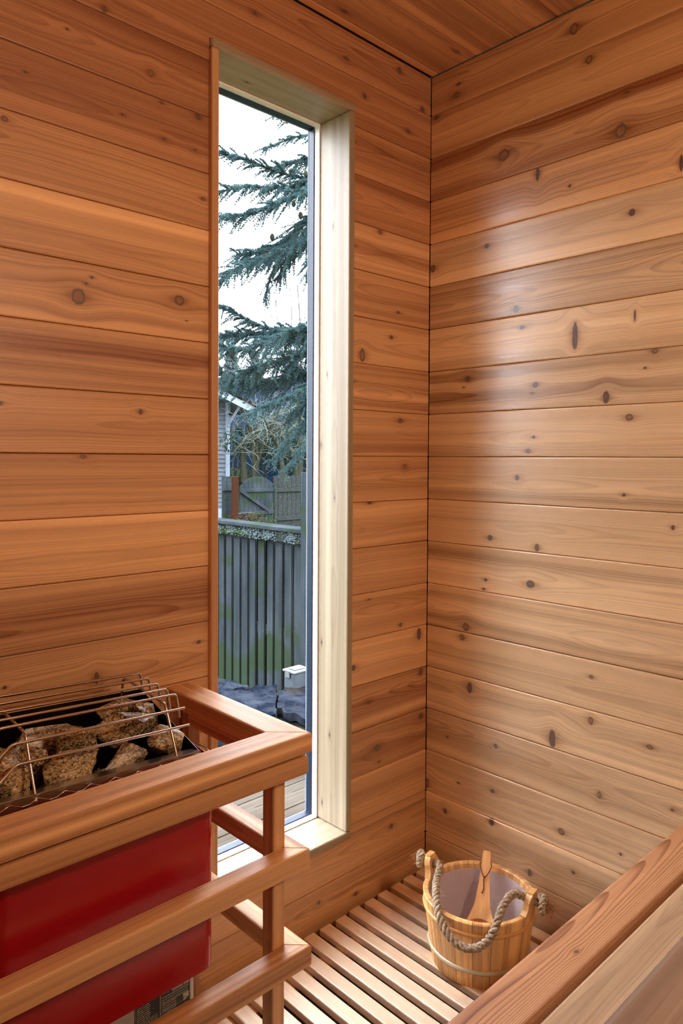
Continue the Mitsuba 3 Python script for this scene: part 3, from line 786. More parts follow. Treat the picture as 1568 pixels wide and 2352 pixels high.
def strands(path, rad=.0052, off=.0050, pitch=.040, sides=7):
    path = np.asarray(path)
    seg = np.linalg.norm(np.diff(path, axis=0), axis=1)
    s = np.r_[0, np.cumsum(seg)]
    n = max(int(s[-1] / .0028), 8)
    q = np.linspace(0, s[-1], n)
    c = np.stack([np.interp(q, s, path[:, k]) for k in range(3)], 1)
    tan = np.gradient(c, axis=0); tan /= np.linalg.norm(tan, axis=1, keepdims=True)
    a = np.cross(tan[0], [0.3, 0.2, 0.9]); a /= np.linalg.norm(a)
    out = []
    A = []
    for i in range(n):
        a = a - tan[i] * (a @ tan[i]); a /= np.linalg.norm(a); A.append(a.copy())
    A = np.array(A); B = np.cross(tan, A)
    for k in range(3):
        ph = 2 * np.pi * (q / pitch + k / 3)
        jitter = 1 + .10 * (meshkit.noise(np.c_[q * 90, q * 0 + k, q * 0], 5) - .5)[:, None]
        pt = c + off * jitter * (np.cos(ph)[:, None] * A + np.sin(ph)[:, None] * B)
        out.append(tube(pt, rad, sides))
    return cat(out), c


def pol(deg, r, z):
    a = math.radians(deg)
    return np.array([BC[0] + r * math.cos(a), BC[1] + r * math.sin(a), z])


ROPE = smooth_path([pol(101, .158, -1.0735), pol(100.5, .140, -1.072), pol(100, .126, -1.0695), pol(102, .112, -1.068), pol(114, .106, -1.080), pol(134, .108, -1.083), pol(157, .122, -1.081), pol(173, .145, -1.092), pol(185, .158, -1.1155), pol(195.5, .161, -1.136),
                    pol(208.6, .161, -1.1425), pol(221, .159, -1.1255), pol(229, .155, -1.096), pol(236, .140, -1.0695), pol(248, .120, -1.0538), pol(264, .114, -1.051), pol(274, .123, -1.061), pol(279.5, .140, -1.070), pol(280, .158, -1.0705)], 170)
rmesh, rc = strands(ROPE)
rp = part(bk, 'rope_handle', rmesh, 'mat_rope', smooth=True, label='thick twisted hemp rope')
fr = np.random.default_rng(21)
hairs = []
for i in range(170):
    c = rc[fr.integers(4, len(rc) - 4)]
    d = fr.normal(size=3); d /= np.linalg.norm(d)
    l = fr.uniform(.006, .018) if i > 12 else fr.uniform(.02, .035)
    e = fr.normal(size=3) * .35
    hairs.append(tube([c + d * .008, c + d * (.008 + l * .5) + e * l * .3, c + d * (.008 + l) + e * l], .00022, 3, caps=False))
part(rp, 'fibre', cat(hairs), 'mat_rope', kind='stuff')
for e in EAR:
    c = pol(e, .163, -1.071)
    a = math.radians(e)
    out = np.array([math.cos(a), math.sin(a), 0]); side = np.array([-math.sin(a), math.cos(a), 0]); up = Z
    loop = [c + out * (.006 * math.sin(t * .5) + .001) + side * .0135 * math.cos(t) + up * .0150 * math.sin(t) for t in np.linspace(0, 2 * math.pi * 1.25, 40)]
    tail = [loop[-1] + out * .006 - up * .002, loop[-1] + out * .013 - up * .008]
    km, _ = strands(np.array(loop + tail), .0050, .0046, .03)
    kk = part(rp, 'knot', km, 'mat_rope', smooth=True)
    hair = []
    for i in range(70):
        d = out * .8 - up * .5 + fr.normal(size=3) * .55; d /= np.linalg.norm(d)
        o = c + out * .012 + fr.normal(size=3) * .007
        l = fr.uniform(.008, .02)
        hair.append(tube([o, o + d * l * .5 + fr.normal(size=3) * .001, o + d * l - up * .003], .0006, 3, caps=False))
    part(rp, 'frayed_end', cat(hair), 'mat_fray', kind='stuff')

# ladle
ld = thing('ladle', 'pale wooden ladle with leather loop leaning in the bucket', 'ladle')
L1, L2 = np.array([-.1225, -.3165, -1.060]), np.array([-.262, -.392, -1.213])
ax = (L2 - L1) / np.linalg.norm(L2 - L1)
tocam = CAM - (L1 + L2) / 2; tocam /= np.linalg.norm(tocam)
nf = tocam - ax * (tocam @ ax); nf /= np.linalg.norm(nf)
sd = np.cross(ax, nf)
LL = np.linalg.norm(L2 - L1)
half = lambda t: np.interp(t, [0, .03, .35, .60, .72, .84, .92, 1.0], [.0085, .0102, .0135, .0200, .0290, .0400, .0440, .0450])
ts = np.linspace(0, 1, 40)
outl = [(half(t), t * LL) for t in ts] + [(-half(t), t * LL) for t in ts[::-1]]
pg = Polygon(outl + []).buffer(-.003).buffer(.003).union(shapely.affinity.scale(Point(0, LL * .90).buffer(1, quad_segs=12), .047, .041)).difference(shapely.affinity.scale(Point(0, LL * .90).buffer(1, quad_segs=12), .0405, .0345)).difference(Point(0, .088 * LL / .2).buffer(.0028))
m = trimesh.creation.extrude_polygon(pg, .0085, engine='earcut')
m = trimesh.Trimesh(*trimesh.remesh.subdivide_to_size(np.array(m.vertices), m.faces, .03))
v = np.array(m.vertices)
lwid = wood(LADLE, .62, .2, 60, (), .4, .4, seed=12.0)
Vl = L1 + v[:, :1] * sd + v[:, 1:2] * ax + (v[:, 2:3] - .0085) * nf
part_flat(ld, 'handle', (Vl, np.array(m.faces), np.c_[lwid * 10 + 5 + v[:, 1], v[:, 0] + .05 + .01 * (v[:, 2] < .004)]), 'mat_wood')
bw = trimesh.creation.icosphere(3, 1.0)
bv = np.array(bw.vertices)
cut = bw.faces[(bv[bw.faces].mean(1)[:, 2] < .15)]
outer = bv * [.046, .040, .028]
inner = bv * [.041, .035, .023] + [0, 0, .001]
nv = len(bv)
bvv = np.vstack([outer, inner]); bff = np.vstack([cut, cut[:, ::-1] + nv])
bm = trimesh.Trimesh(bvv, bff, process=False)
bcen = L1 + ax * (LL * .90) - nf * .004
q = np.array(bm.vertices)
Vb = bcen + q[:, :1] * sd + q[:, 1:2] * ax + q[:, 2:3] * nf
bwid = wood(LADLE, .35, .2, 60, (), .4, .4)
part_flat(ld, 'bowl', (Vb, np.array(bm.faces), np.c_[bwid * 10 + 5 + q[:, 1], q[:, 0] + .05]), 'mat_wood')
scene['mat_leather'] = pr(lin(78, 34, 30), 0.5)
lp = lambda s, t, h: L1 + sd * s + ax * t + nf * h
hole = .088 * LL / .2
lo = [lp(0, hole, -.004), lp(0, hole - .001, .002), lp(-.008, hole - .012, .003), lp(-.0135, hole - .002, .002), lp(-.012, hole + .012, .003), lp(-.002, hole + .024, .004), lp(0, hole + .026, .0045), lp(.002, hole + .024, .004), lp(.012, hole + .012, .003), lp(.0135, hole - .002, .002), lp(.008, hole - .012, .003), lp(0, hole - .001, .002)]
lm = [tube(smooth_path([lp(.0115, .028, -.006), lp(.0145, .036, .002), lp(.010, .052, .0035), lp(.001, .066, .0035), lp(-.010, .052, .0035), lp(-.0150, .036, .002), lp(-.0115, .026, -.006)], 40), .0011, 6)]
lm.append(tube(smooth_path([lp(.001, .066, .0035), lp(.002, .078, .002), lp(.0005, .092, .002), lp(.003, .104, .0025)], 16), .0011, 6))
kn = trimesh.creation.icosphere(2, .0030); kn.vertices += lp(.001, .067, .003); lm.append(kn)
kn = trimesh.creation.icosphere(2, .0020); kn.vertices += lp(.003, .104, .0025); lm.append(kn)
part(ld, 'loop', cat(lm), 'mat_leather', smooth=True, label='thin dark brown leather loop')

# ------------------------------------------------------------------ the garden, colours darkened to lower its light against the room
def grey_wood(p, n, uv):
    g = noise(uv.y * 300, uv.x * 3, 3.1)
    m = fbm(p.x * 7, p.y * 7, p.z * 3, 3)
    c = mix(mi.Color3f(.062, .082, .098), mi.Color3f(.175, .212, .240), dr.clip(.5 + .8 * (g - .5) + 1.1 * (m - .5), 0, 1))
    green = smoothstep(.52, .75, fbm(p.x * 5 + 8, p.y * 5, p.z * 5, 3) + .20 * smoothstep(-1.1, -1.55, p.z))
    return 0.19 * mix(c, mi.Color3f(.08, .13, .055), green * .75)


def mossy_wood(p, n, uv):
    g = noise(uv.y * 260, uv.x * 3, 1.1)
    c = mix(mi.Color3f(.055, .068, .066), mi.Color3f(.15, .165, .16), g)
    sp = noise(p.x * 45, p.y * 45, p.z * 45)
    return 0.19 * mix(c, mi.Color3f(.22, .27, .22), smoothstep(.62, .8, sp) * .6)


def bark(p, n, uv):
    a = fbm(p.x * 30, p.y * 30, p.z * 12, 3)
    return 0.22 * mix(mi.Color3f(.05, .045, .04), mi.Color3f(.15, .17, .11), a)


def slate(p, n, uv):
    a = fbm(p.x * 14, p.y * 14, p.z * 14, 4)
    f = noise(p.x * 120, p.y * 70, p.z * 200)
    c = mix(mi.Color3f(.045, .055, .075), mi.Color3f(.19, .20, .215), dr.clip((a - .5) * 3.0 + .42 + .6 * (f - .5), 0, 1))
    return 0.12 * mix(c * mi.Color3f(.85, .95, 1.2), mi.Color3f(.17, .125, .07), smoothstep(.60, .8, fbm(p.x * 9 + 5, p.y * 9, p.z * 20, 3)) * .7)


def needle_col(p, n, uv):
    a = noise(p.x * 9, p.y * 9, p.z * 9)
    return 0.85 * mix(mi.Color3f(.024, .052, .060), mi.Color3f(.060, .105, .105), a)


def deck_col(p, n, uv):
    u, v, g = _wood_fields(uv)
    m = fbm(p.x * 4, p.y * 14, 0.3, 4)
    k = noise(u * 2.5, v * 220, g(11))
    c = mix(mi.Color3f(.15, .115, .085), mi.Color3f(.36, .30, .245), dr.clip(.5 + 1.0 * (m - .5) + .6 * (k - .5), 0, 1))
    return 0.24 * mix(c, mi.Color3f(.05, .045, .04), smoothstep(.80, .9, noise(u * 11, v * 60, g(11) + 4)) * .5)


def lawn_col(p, n, uv):
    return 0.22 * mix(mi.Color3f(.05, .10, .02), mi.Color3f(.13, .21, .05), fbm(p.x * 6, p.y * 6, 0, 4))


def siding_col(p, n, uv):
    return 0.42 * mix(mi.Color3f(.17, .205, .25), mi.Color3f(.25, .28, .31), fbm(p.x * 2, p.y * 2, p.z * 9, 3))


def dif(c):
    return two({'type': 'diffuse', 'reflectance': c if isinstance(c, dict) else {'type': 'rgb', 'value': [float(x) for x in c]}})


scene['mat_grey_wood'] = dif(mikit.proc(grey_wood))
scene['mat_mossy_wood'] = dif(mikit.proc(mossy_wood))
scene['mat_bark'] = dif(mikit.proc(bark))
scene['mat_slate'] = dif(mikit.proc(slate))
scene['mat_needle'] = dif(mikit.proc(needle_col))
scene['mat_needle_haze'] = dif(np.array([.15, .20, .21]) * 0.40)  # distance haze mixed into the colour, paler and greyer than the near needles
scene['mat_deck'] = dif(mikit.proc(deck_col))
scene['mat_lawn'] = dif(mikit.proc(lawn_col))
scene['mat_siding'] = dif(mikit.proc(siding_col))
scene['mat_paint'] = dif(0.36 * lin(186, 200, 218))
scene['mat_roof'] = dif(0.19 * lin(62, 66, 72))
scene['mat_blue'] = dif(0.19 * lin(34, 56, 84))
scene['mat_bluegrey'] = dif(0.19 * lin(70, 88, 112))
scene['mat_salmon'] = dif(0.19 * lin(150, 112, 104))
scene['mat_leaf'] = dif(np.array([.030, .062, .045]) * 0.42)
scene['mat_leaf_light'] = dif(np.array([.10, .15, .06]) * 0.20)
scene['mat_lichen'] = dif(0.19 * lin(150, 172, 176))
scene['mat_moss'] = dif(np.array([.10, .17, .03]) * 0.20)
scene['mat_twig'] = dif(np.array([.17, .19, .16]) * 0.50)
scene['mat_bare_twig'] = dif(np.array([.16, .15, .16]) * 0.35)
scene['mat_brown_post'] = dif(0.15 * lin(118, 76, 58))
scene['mat_red_leaf'] = dif(np.array([.16, .05, .035]) * 0.20)
scene['mat_box_plastic'] = pr(0.13 * lin(170, 184, 196), .18, spec=.2)
scene['mat_box_lid'] = pr(0.15 * lin(206, 216, 222), .25, spec=.2)


def atz(u, v, z):
    d = RIGHT * ((u - W_PX / 2) / FOC) + DOWN * ((v - CY) / FOC) + FWD
    return CAM + d * (z - CAM[2]) / d[2]


gwid = wood(CEDAR, .5, .2, seed=4.0)
GND = -1.78
lawn = thing('lawn', 'green lawn beyond the grey picket fence', kind='structure')
gx, gy = np.meshgrid(np.linspace(-12, 40, 60), np.linspace(.20, 60, 60), indexing='ij')
gz = GND + .05 * (meshkit.fbm(np.stack([gx, gy, gx * 0], -1) * .3, 3, 2) - .5) - .0 * gy
gv = np.stack([gx, gy, gz], -1).reshape(-1, 3)
gi = np.arange(59 * 60).reshape(59, 60)[:, :59].ravel()
gf = np.vstack([np.c_[gi, gi + 60, gi + 61], np.c_[gi, gi + 61, gi + 1]])
solid(lawn, trimesh.Trimesh(gv, gf, process=False), 'mat_lawn', smooth=True)

dk = thing('deck', 'weathered wooden deck just outside the window', kind='structure')
for x_ in (-2.2, -1.0, .2):
    part(dk, 'joist', box((x_, .2, -1.46), (x_ + .04, .80, -1.276)), 'mat_bark')
for i, (a, b) in enumerate([(.202, .252), (.256, .392), (.397, .532), (.537, .672), (.677, .800)]):
    part(dk, 'board', plank((-2.6, a, -1.25), X, Y, -Z, 3.6, b - a, .025, wood(CEDAR, .5, .2), r=.003, u0=-2.6), 'mat_deck')

# low stone wall
sw = thing('stone_wall', 'low dry stone wall of dark slabs between the deck and the grey fence', 'stone wall')


def slab(px, z, th, seed, mat='mat_slate'):
    r = np.random.default_rng(seed)
    pts = np.array([atz(u, v, z)[:2] for u, v in px])
    pg = Polygon(pts).buffer(0)
    ring = np.array(pg.segmentize(.03).exterior.coords)[:-1]
    ring = ring + r.normal(size=ring.shape) * .005
    m = trimesh.creation.extrude_polygon(Polygon(ring).buffer(0), th, engine='earcut')
    m = trimesh.Trimesh(*trimesh.remesh.subdivide_to_size(np.array(m.vertices), m.faces, .03))
    v = np.array(m.vertices)
    v[:, 2] += z - th
    v += (meshkit.fbm(v * 18 + seed, 3, seed)[:, None] - .5) * np.array([.014, .014, .030])
    return trimesh.Trimesh(v, m.faces, process=False)


ZT = -1.06
part(sw, 'stone', slab([(470, 1558), (515, 1559), (545, 1564), (574, 1579), (565, 1586), (545, 1582), (512, 1590), (470, 1592)], ZT - .01, .05, 1), 'mat_slate', smooth=20)
part(sw, 'stone', slab([(507, 1588), (545, 1583), (598, 1577), (634, 1578), (637, 1592), (633, 1606), (636, 1640), (590, 1648), (540, 1640), (500, 1610)], ZT, .06, 2), 'mat_slate', smooth=20, label='large blue-black slab')
part(sw, 'stone', slab([(640, 1586), (655, 1583), (676, 1577), (702, 1570), (745, 1582), (750, 1640), (716, 1652), (690, 1643), (655, 1628), (634, 1616), (637, 1600)], ZT + .006, .038, 3), 'mat_slate', smooth=20, label='tilted grey-brown slab')
part(sw, 'stone', slab([(634, 1622), (660, 1630), (700, 1650), (745, 1655), (740, 1690), (690, 1680), (640, 1665)], ZT - .045, .04, 4), 'mat_slate', smooth=20)
part(sw, 'stone', slab([(470, 1610), (520, 1620), (590, 1655), (640, 1662), (690, 1690), (680, 1720), (560, 1715), (470, 1680)], ZT - .075, .05, 5), 'mat_slate', smooth=20)
r_ = np.random.default_rng(11)
for i in range(22):
    x_ = -.75 + .085 * (i % 11) * 1.5; z_ = -1.40 + .14 * (i // 11)
    m = rock((0, 0, 0), (.15 + r_.uniform(0, .04), .30, .135), 300 + i, 2)
    m.vertices += [x_ + r_.uniform(-.02, .02), .965 + .05 * (i // 11) + .0 * x_, z_ + .06]
    part(sw, 'stone', m, 'mat_slate', smooth=25)
for i, (u, v, z) in enumerate([(520, 1572, -1.20), (545, 1572, -1.36), (560, 1602, -1.20), (615, 1600, -1.20), (590, 1602, -1.36), (680, 1604, -1.19), (725, 1610, -1.19), (700, 1606, -1.36), (640, 1640, -1.24), (640, 1640, -1.40), (520, 1590, -1.52), (600, 1610, -1.52), (690, 1610, -1.52), (640, 1600, -1.66), (560, 1590, -1.66), (720, 1600, -1.66)]):
    c = atz(u, v, ZT)
    m = rock((c[0], c[1], z), (.26, .26, .17), 350 + i, 2)
    part(sw, 'stone', m, 'mat_slate', smooth=25)
for i, (u, v) in enumerate([(510, 1702), (524, 1712), (497, 1716), (540, 1722)]):
    m = rock(tuple(atz(u, v, -1.19)), (.075, .075, .055), 330 + i, 2)
    part(sw, 'stone', m, 'mat_box_lid' if i == 0 else 'mat_slate', smooth=25)

for i, (u, v, sx, sy, sz, lb) in enumerate([(681, 1577, .095, .075, .088, 'clear plastic box with a snap lid standing on the stone wall by the fence'), (728, 1572, .09, .075, .080, 'bluish plastic box half hidden by the window frame, on the stone wall')]):
    k = thing('plastic_box', lb, 'plastic box')
    c = atz(u, v, ZT)
    part(k, 'body', box((c[0] - sx / 2, c[1] - sy / 2, ZT - .005), (c[0] + sx / 2, c[1] + sy / 2, ZT + sz - .014), .008), 'mat_box_plastic')
    part(k, 'lid', cat([box((c[0] - sx / 2 - .005, c[1] - sy / 2 - .005, ZT + sz - .014), (c[0] + sx / 2 + .005, c[1] + sy / 2 + .005, ZT + sz - .004), .003), box((c[0] - sx / 3, c[1] - sy / 3, ZT + sz - .005), (c[0] + sx / 3, c[1] + sy / 3, ZT + sz + .003), .003)]), 'mat_box_lid')
    part(k, 'clip', box((c[0] - sx / 2 - .010, c[1] - .015, ZT + sz - .035), (c[0] - sx / 2 - .004, c[1] + .015, ZT + sz - .002), .002), 'mat_box_lid')

# picket fence running away from the window
pf = thing('picket_fence', 'grey weathered picket fence with lichen on its cap rail', 'fence')
ys = [(3.346, 3.275), (3.247, 3.174), (3.147, 3.069), (3.043, 2.971), (2.943, 2.872), (2.838, 2.766), (2.73, 2.662), (2.637, 2.56), (2.53, 2.453), (2.425, 2.352)]
ys = [(3.346 + .1 * k, 3.275 + .1 * k) for k in range(12, 0, -1)] + ys + [(2.28 - .1 * k, 2.21 - .1 * k) for k in range(12)]
for a, b in ys:
    part(pf, 'picket', plank((1.48, b, GND + .03), Z, Y, X, -.585 - GND - .03, a - b, .02, gwid, r=.002, u0=rng.uniform(-3, 1), v0=rng.uniform(0, 1)), 'mat_grey_wood')
for (a, b), (c, d) in zip(ys, ys[1:]):
    part(pf, 'rear_picket', plank((1.525, c + .040, GND + .03), Z, Y, X, -.60 - GND - .03, .085, .018, gwid, r=.002, u0=rng.uniform(-3, 1)), 'mat_mossy_wood')
part(pf, 'fascia', plank((1.440, 1.1, -.592), Y, Z, X, 3.5, .080, .038, gwid, r=.003), 'mat_mossy_wood')
part(pf, 'cap_rail', plank((1.415, 1.1, -.487), Y, X, -Z, 3.5, .15, .026, gwid, r=.003), 'mat_grey_wood')
part(pf, 'rear_rail', plank((1.5005, 1.1, -1.30), Y, Z, X, 3.5, .08, .024, gwid, r=.003), 'mat_mossy_wood')
part(pf, 'post', plank((1.395, 2.172, GND - .1), Z, Y, X, -.10 - GND + .1, .085, .084, gwid, r=.003), 'mat_grey_wood')
r_ = np.random.default_rng(5)


def blobs(n, fn, size, seed):
    r = np.random.default_rng(seed)
    b = trimesh.creation.icosphere(1, 1.0)
    V, F = [], []
    for i in range(n):
        c = fn(r)
        v = b.vertices * (size * r.uniform(.4, 1.3)) * r.uniform(.6, 1.2, 3)
        V.append(v + c); F.append(b.faces + i * len(v))
    return trimesh.Trimesh(np.vstack(V), np.vstack(F), process=False)


cl = r_.uniform(2.35, 3.5, 26)
part(pf, 'lichen', blobs(900, lambda r: np.array([1.438 - r.uniform(0, .006), cl[r.integers(26)] + r.normal() * .035, -.552 + np.clip(r.normal() * .022, -.038, .036)]), .0065, 1), 'mat_lichen', kind='stuff')
part(pf, 'moss', blobs(260, lambda r: np.array([1.438 - r.uniform(0, .004), 2.9 + abs(r.normal()) * .25, -.575 + abs(r.normal()) * .015]), .006, 2), 'mat_moss', kind='stuff')


# leaves and needles
def needles(centers, axes, per, length, width, seed, spread=1.2):
    r = np.random.default_rng(seed)
    C = np.repeat(centers, per, 0); A = np.repeat(axes, per, 0)
    D = A + spread * r.normal(size=C.shape); D /= np.linalg.norm(D, axis=1, keepdims=True)
    S = np.cross(D, r.normal(size=C.shape)); S /= np.linalg.norm(S, axis=1, keepdims=True)
    L = (length * r.uniform(.7, 1.15, len(C)))[:, None]
    V = np.stack([C - S * width / 2, C + S * width / 2, C + D * L], 1).reshape(-1, 3)
    return trimesh.Trimesh(V, np.arange(len(V)).reshape(-1, 3), process=False)


def leaves(centers, size, seed, up=.3):
    r = np.random.default_rng(seed)
    n = len(centers)
    N = r.normal(size=(n, 3)) + [0, 0, up]; N /= np.linalg.norm(N, axis=1, keepdims=True)
    A = np.cross(N, r.normal(size=(n, 3))); A /= np.linalg.norm(A, axis=1, keepdims=True)
    B = np.cross(N, A)
    s = (size * r.uniform(.6, 1.3, n))[:, None]
    V = np.stack([centers - A * s, centers + B * s * .4 + N * s * .12, centers + A * s, centers - B * s * .4 + N * s * .12], 1).reshape(-1, 3)
    k = np.arange(n)[:, None] * 4
    return trimesh.Trimesh(V, np.vstack([k + [0, 1, 2], k + [0, 2, 3]]), process=False)


def conifer_limb(tree, pts, rad, seed, droop=.25, twig=.22, step=.05, per=15, nl=.037, nw=.0085, mat='mat_needle', dens=.022, cone=()):
    """One limb with side twigs that carry tufts of needles."""
    r = np.random.default_rng(seed)
    P = smooth_path(np.array(pts), 40)
    key = part(tree, 'limb', tube(P, np.linspace(rad, rad * .25, len(P)), 6), 'mat_bark', smooth=True)
    s = np.r_[0, np.cumsum(np.linalg.norm(np.diff(P, axis=0), axis=1))]
    tw, C, A = [], [], []
    t = step
    side = 1
    while t < s[-1]:
        o = np.array([np.interp(t, s, P[:, k]) for k in range(3)])
        i = min(np.searchsorted(s, t), len(P) - 1)
        d = P[i] - P[i - 1]; d /= np.linalg.norm(d)
        sd_ = np.cross(d, [0, 0, 1.0]); sd_ /= np.linalg.norm(sd_) + 1e-9
        L = twig * r.uniform(.5, 1.2) * (1 - .55 * t / s[-1])
        an = r.uniform(-1.0, 1.0)
        dirn = d * r.uniform(.45, .9) + sd_ * side * math.cos(an) * .55 + np.array([0, 0, math.sin(an) * .55 - .08])
        dirn /= np.linalg.norm(dirn)
        q = np.linspace(0, 1, 6)[:, None]
        Q = o + dirn * L * q + np.array([0, 0, -droop * L]) * q ** 2
        tw.append(tube(Q, np.linspace(.0028, .0012, 6), 3, caps=False))
        m = max(int(L / dens), 2)
        f = (np.arange(m) + .6) / m
        for g in f:
            C.append(o + dirn * L * g + np.array([0, 0, -droop * L]) * g * g); A.append(np.array([0, 0, 1.0]) + dirn * .4)
        side = -side if r.random() < .85 else side
        t += step * r.uniform(.6, 1.4)
    for t in np.arange(.02, s[-1], dens):
        C.append(np.array([np.interp(t, s, P[:, k]) for k in range(3)])); A.append(np.array([0, 0, 1.0]))
    part(key, 'twigs', cat(tw), 'mat_bark', kind='stuff')
    part(key, 'needles', needles(np.array(C), np.array(A), per, nl, nw, seed, .8), mat, kind='stuff')


ct = thing('cedar_tree', 'blue-green cedar whose drooping limbs reach in from the right above the fence', 'tree')
tb = np.array([7.6, 4.9])
part(ct, 'trunk', tube(np.array([[tb[0], tb[1], GND - .1], [tb[0] + .03, tb[1], 1.5], [tb[0] - .02, tb[1] + .05, 4.5], [tb[0], tb[1], 7.5]]), [.24, .20, .14, .05], 14), 'mat_bark', smooth=True)
LIMBS = [  # places of the frame (u, v, depth), from the trunk to the tip
    ([(840, 300, 5.2), (740, 290, 5.3), (680, 275, 5.4), (630, 262, 5.4)], .8), ([(840, 350, 5.2), (740, 318, 5.3), (680, 315, 5.3), (628, 335, 5.4), (604, 343, 5.4)], .6),
    ([(840, 470, 5.3), (740, 418, 5.4), (660, 402, 5.5), (590, 378, 5.6), (500, 352, 5.7)], 1.0), ([(840, 420, 5.6), (740, 362, 5.7), (680, 372, 5.7), (630, 390, 5.8)], 1.0),
    ([(850, 440, 5.4), (735, 410, 5.5), (670, 430, 5.5), (590, 430, 5.5), (500, 445, 5.6)], 1.0), ([(850, 400, 5.0), (735, 420, 5.1), (670, 455, 5.1), (580, 490, 5.2), (500, 497, 5.2)], 1.0),
    ([(850, 480, 5.6), (740, 490, 5.7), (690, 520, 5.7), (640, 560, 5.8), (590, 580, 5.8), (545, 586, 5.8)], 1.25), ([(850, 500, 5.2), (740, 540, 5.3), (680, 565, 5.3), (620, 590, 5.4), (560, 612, 5.4), (505, 648, 5.4)], 1.25),
    ([(850, 470, 5.4), (735, 505, 5.5), (690, 545, 5.5), (660, 600, 5.5), (640, 645, 5.5)], 1.1), ([(690, 560, 5.6), (650, 585, 5.6), (620, 640, 5.6), (610, 705, 5.6)], .6),
    ([(850, 540, 5.0), (750, 560, 5.0), (715, 600, 5.0), (705, 650, 5.0)], .8),
    ([(850, 790, 5.4), (740, 770, 5.5), (660, 760, 5.6), (590, 748, 5.6), (540, 722, 5.7), (498, 706, 5.7)], 1.0), ([(850, 780, 5.0), (740, 760, 5.1), (660, 770, 5.1), (580, 800, 5.2), (500, 790, 5.2)], 1.25),
    ([(850, 770, 5.8), (740, 752, 5.9), (660, 765, 5.9), (560, 770, 5.9), (500, 775, 5.9)], 1.3), ([(850, 830, 5.2), (740, 815, 5.3), (640, 830, 5.4), (560, 860, 5.4), (500, 880, 5.4)], 1.25),
    ([(850, 850, 5.6), (740, 855, 5.7), (660, 870, 5.7), (590, 880, 5.8), (500, 850, 5.8)], 1.25), ([(850, 850, 5.0), (730, 880, 5.0), (680, 905, 5.0), (620, 930, 5.0), (570, 955, 5.0)], .85),
    ([(850, 940, 5.3), (740, 950, 5.3), (690, 985, 5.4), (650, 1030, 5.4), (625, 1060, 5.4)], .75), ([(850, 960, 5.0), (740, 990, 5.1), (700, 1030, 5.1), (660, 1075, 5.1)], .75),
    ([(850, 900, 5.6), (740, 905, 5.7), (700, 930, 5.7), (665, 960, 5.7)], 1.0)]
for i, (l, k) in enumerate(LIMBS):
    conifer_limb(ct, [at(*q) for q in l], .011 + .004 * k, 500 + i, twig=.40 * k, step=.015 / k)
for i, (u, v, y) in enumerate([(702, 400, 5.2), (674, 468, 5.3), (668, 395, 5.4), (690, 495, 5.1), (625, 545, 5.4), (612, 590, 5.4), (575, 810, 5.2), (532, 815, 5.2)]):
    c = at(u, v, y)
    m = trimesh.creation.icosphere(2, 1.0)
    m.vertices = m.vertices * [.026, .026, .042] * (1 + .06 * np.sin(m.vertices[:, 2:3] * 22)) + c
    part(ct, 'cone', m, 'mat_bark', smooth=40)

# bare shrub tips against the sky
bs = thing('bare_shrub', 'tall bare grey twigs rising against the sky under the upper cedar limbs', 'shrub')
r_ = np.random.default_rng(8)
tw = []
for u0, u1, v1 in [(660, 638, 660), (672, 652, 620), (690, 676, 628), (705, 684, 640), (700, 702, 690), (640, 620, 712), (715, 716, 660)]:
    y = 12 + r_.uniform(-.4, .4)
    a, b = at(u0 + 10, 900, y), at(u1, v1, y)
    Pq = smooth_path([a, a * .6 + b * .4 + r_.normal(size=3) * .05, a * .3 + b * .7 + r_.normal(size=3) * .06, b], 20)
    tw.append(tube(Pq, np.linspace(.016, .005, 20), 5))
    for i in range(9):
        o = Pq[r_.integers(5, 18)]
        e = o + np.array([r_.uniform(-.22, .22), r_.uniform(-.2, .2), r_.uniform(.15, .5)])
        tw.append(tube([o, (o + e) / 2 + r_.normal(size=3) * .02, e], [.006, .005, .003], 4))
part(bs, 'stem', tube(np.array([at(690, 1100, 12), at(690, 990, 12), at(682, 890, 12)]), [.06, .05, .03], 8), 'mat_bark')
part(bs, 'twigs', cat(tw), 'mat_bare_twig', kind='stuff')


# bare mossy trees behind the gate
def bare_tree(label, limbs, twig_n, seed, y):
    k = thing('bare_tree', label, 'tree')
    r = np.random.default_rng(seed)
    tws = []
    for l, ra, rb in limbs:
        Pq = smooth_path([at(u, v, y + d) for u, v, d in l], 24)
        part(k, 'trunk' if ra > .07 else 'branch', tube(Pq, np.linspace(ra, rb, 24), 8), 'mat_bark', smooth=True)
        for i in range(twig_n // 2):
            o = Pq[r.integers(10, 24)]
            d = r.normal(size=3) * [.5, .35, .45] + [0, 0, .25]
            L = r.uniform(.35, 1.0)
            e = o + d / np.linalg.norm(d) * L
            m = (o + e) / 2 + r.normal(size=3) * .06
            tws.append(tube(smooth_path([o, m, e], 6), np.linspace(.008, .003, 6), 3, caps=False))
            for _ in range(2):
                e2 = m + r.normal(size=3) * [.25, .2, .25]
                tws.append(tube([m, (m + e2) / 2 + r.normal(size=3) * .02, e2], [.006, .005, .003], 3, caps=False))
    part(k, 'twigs', cat(tws), 'mat_twig', kind='stuff')


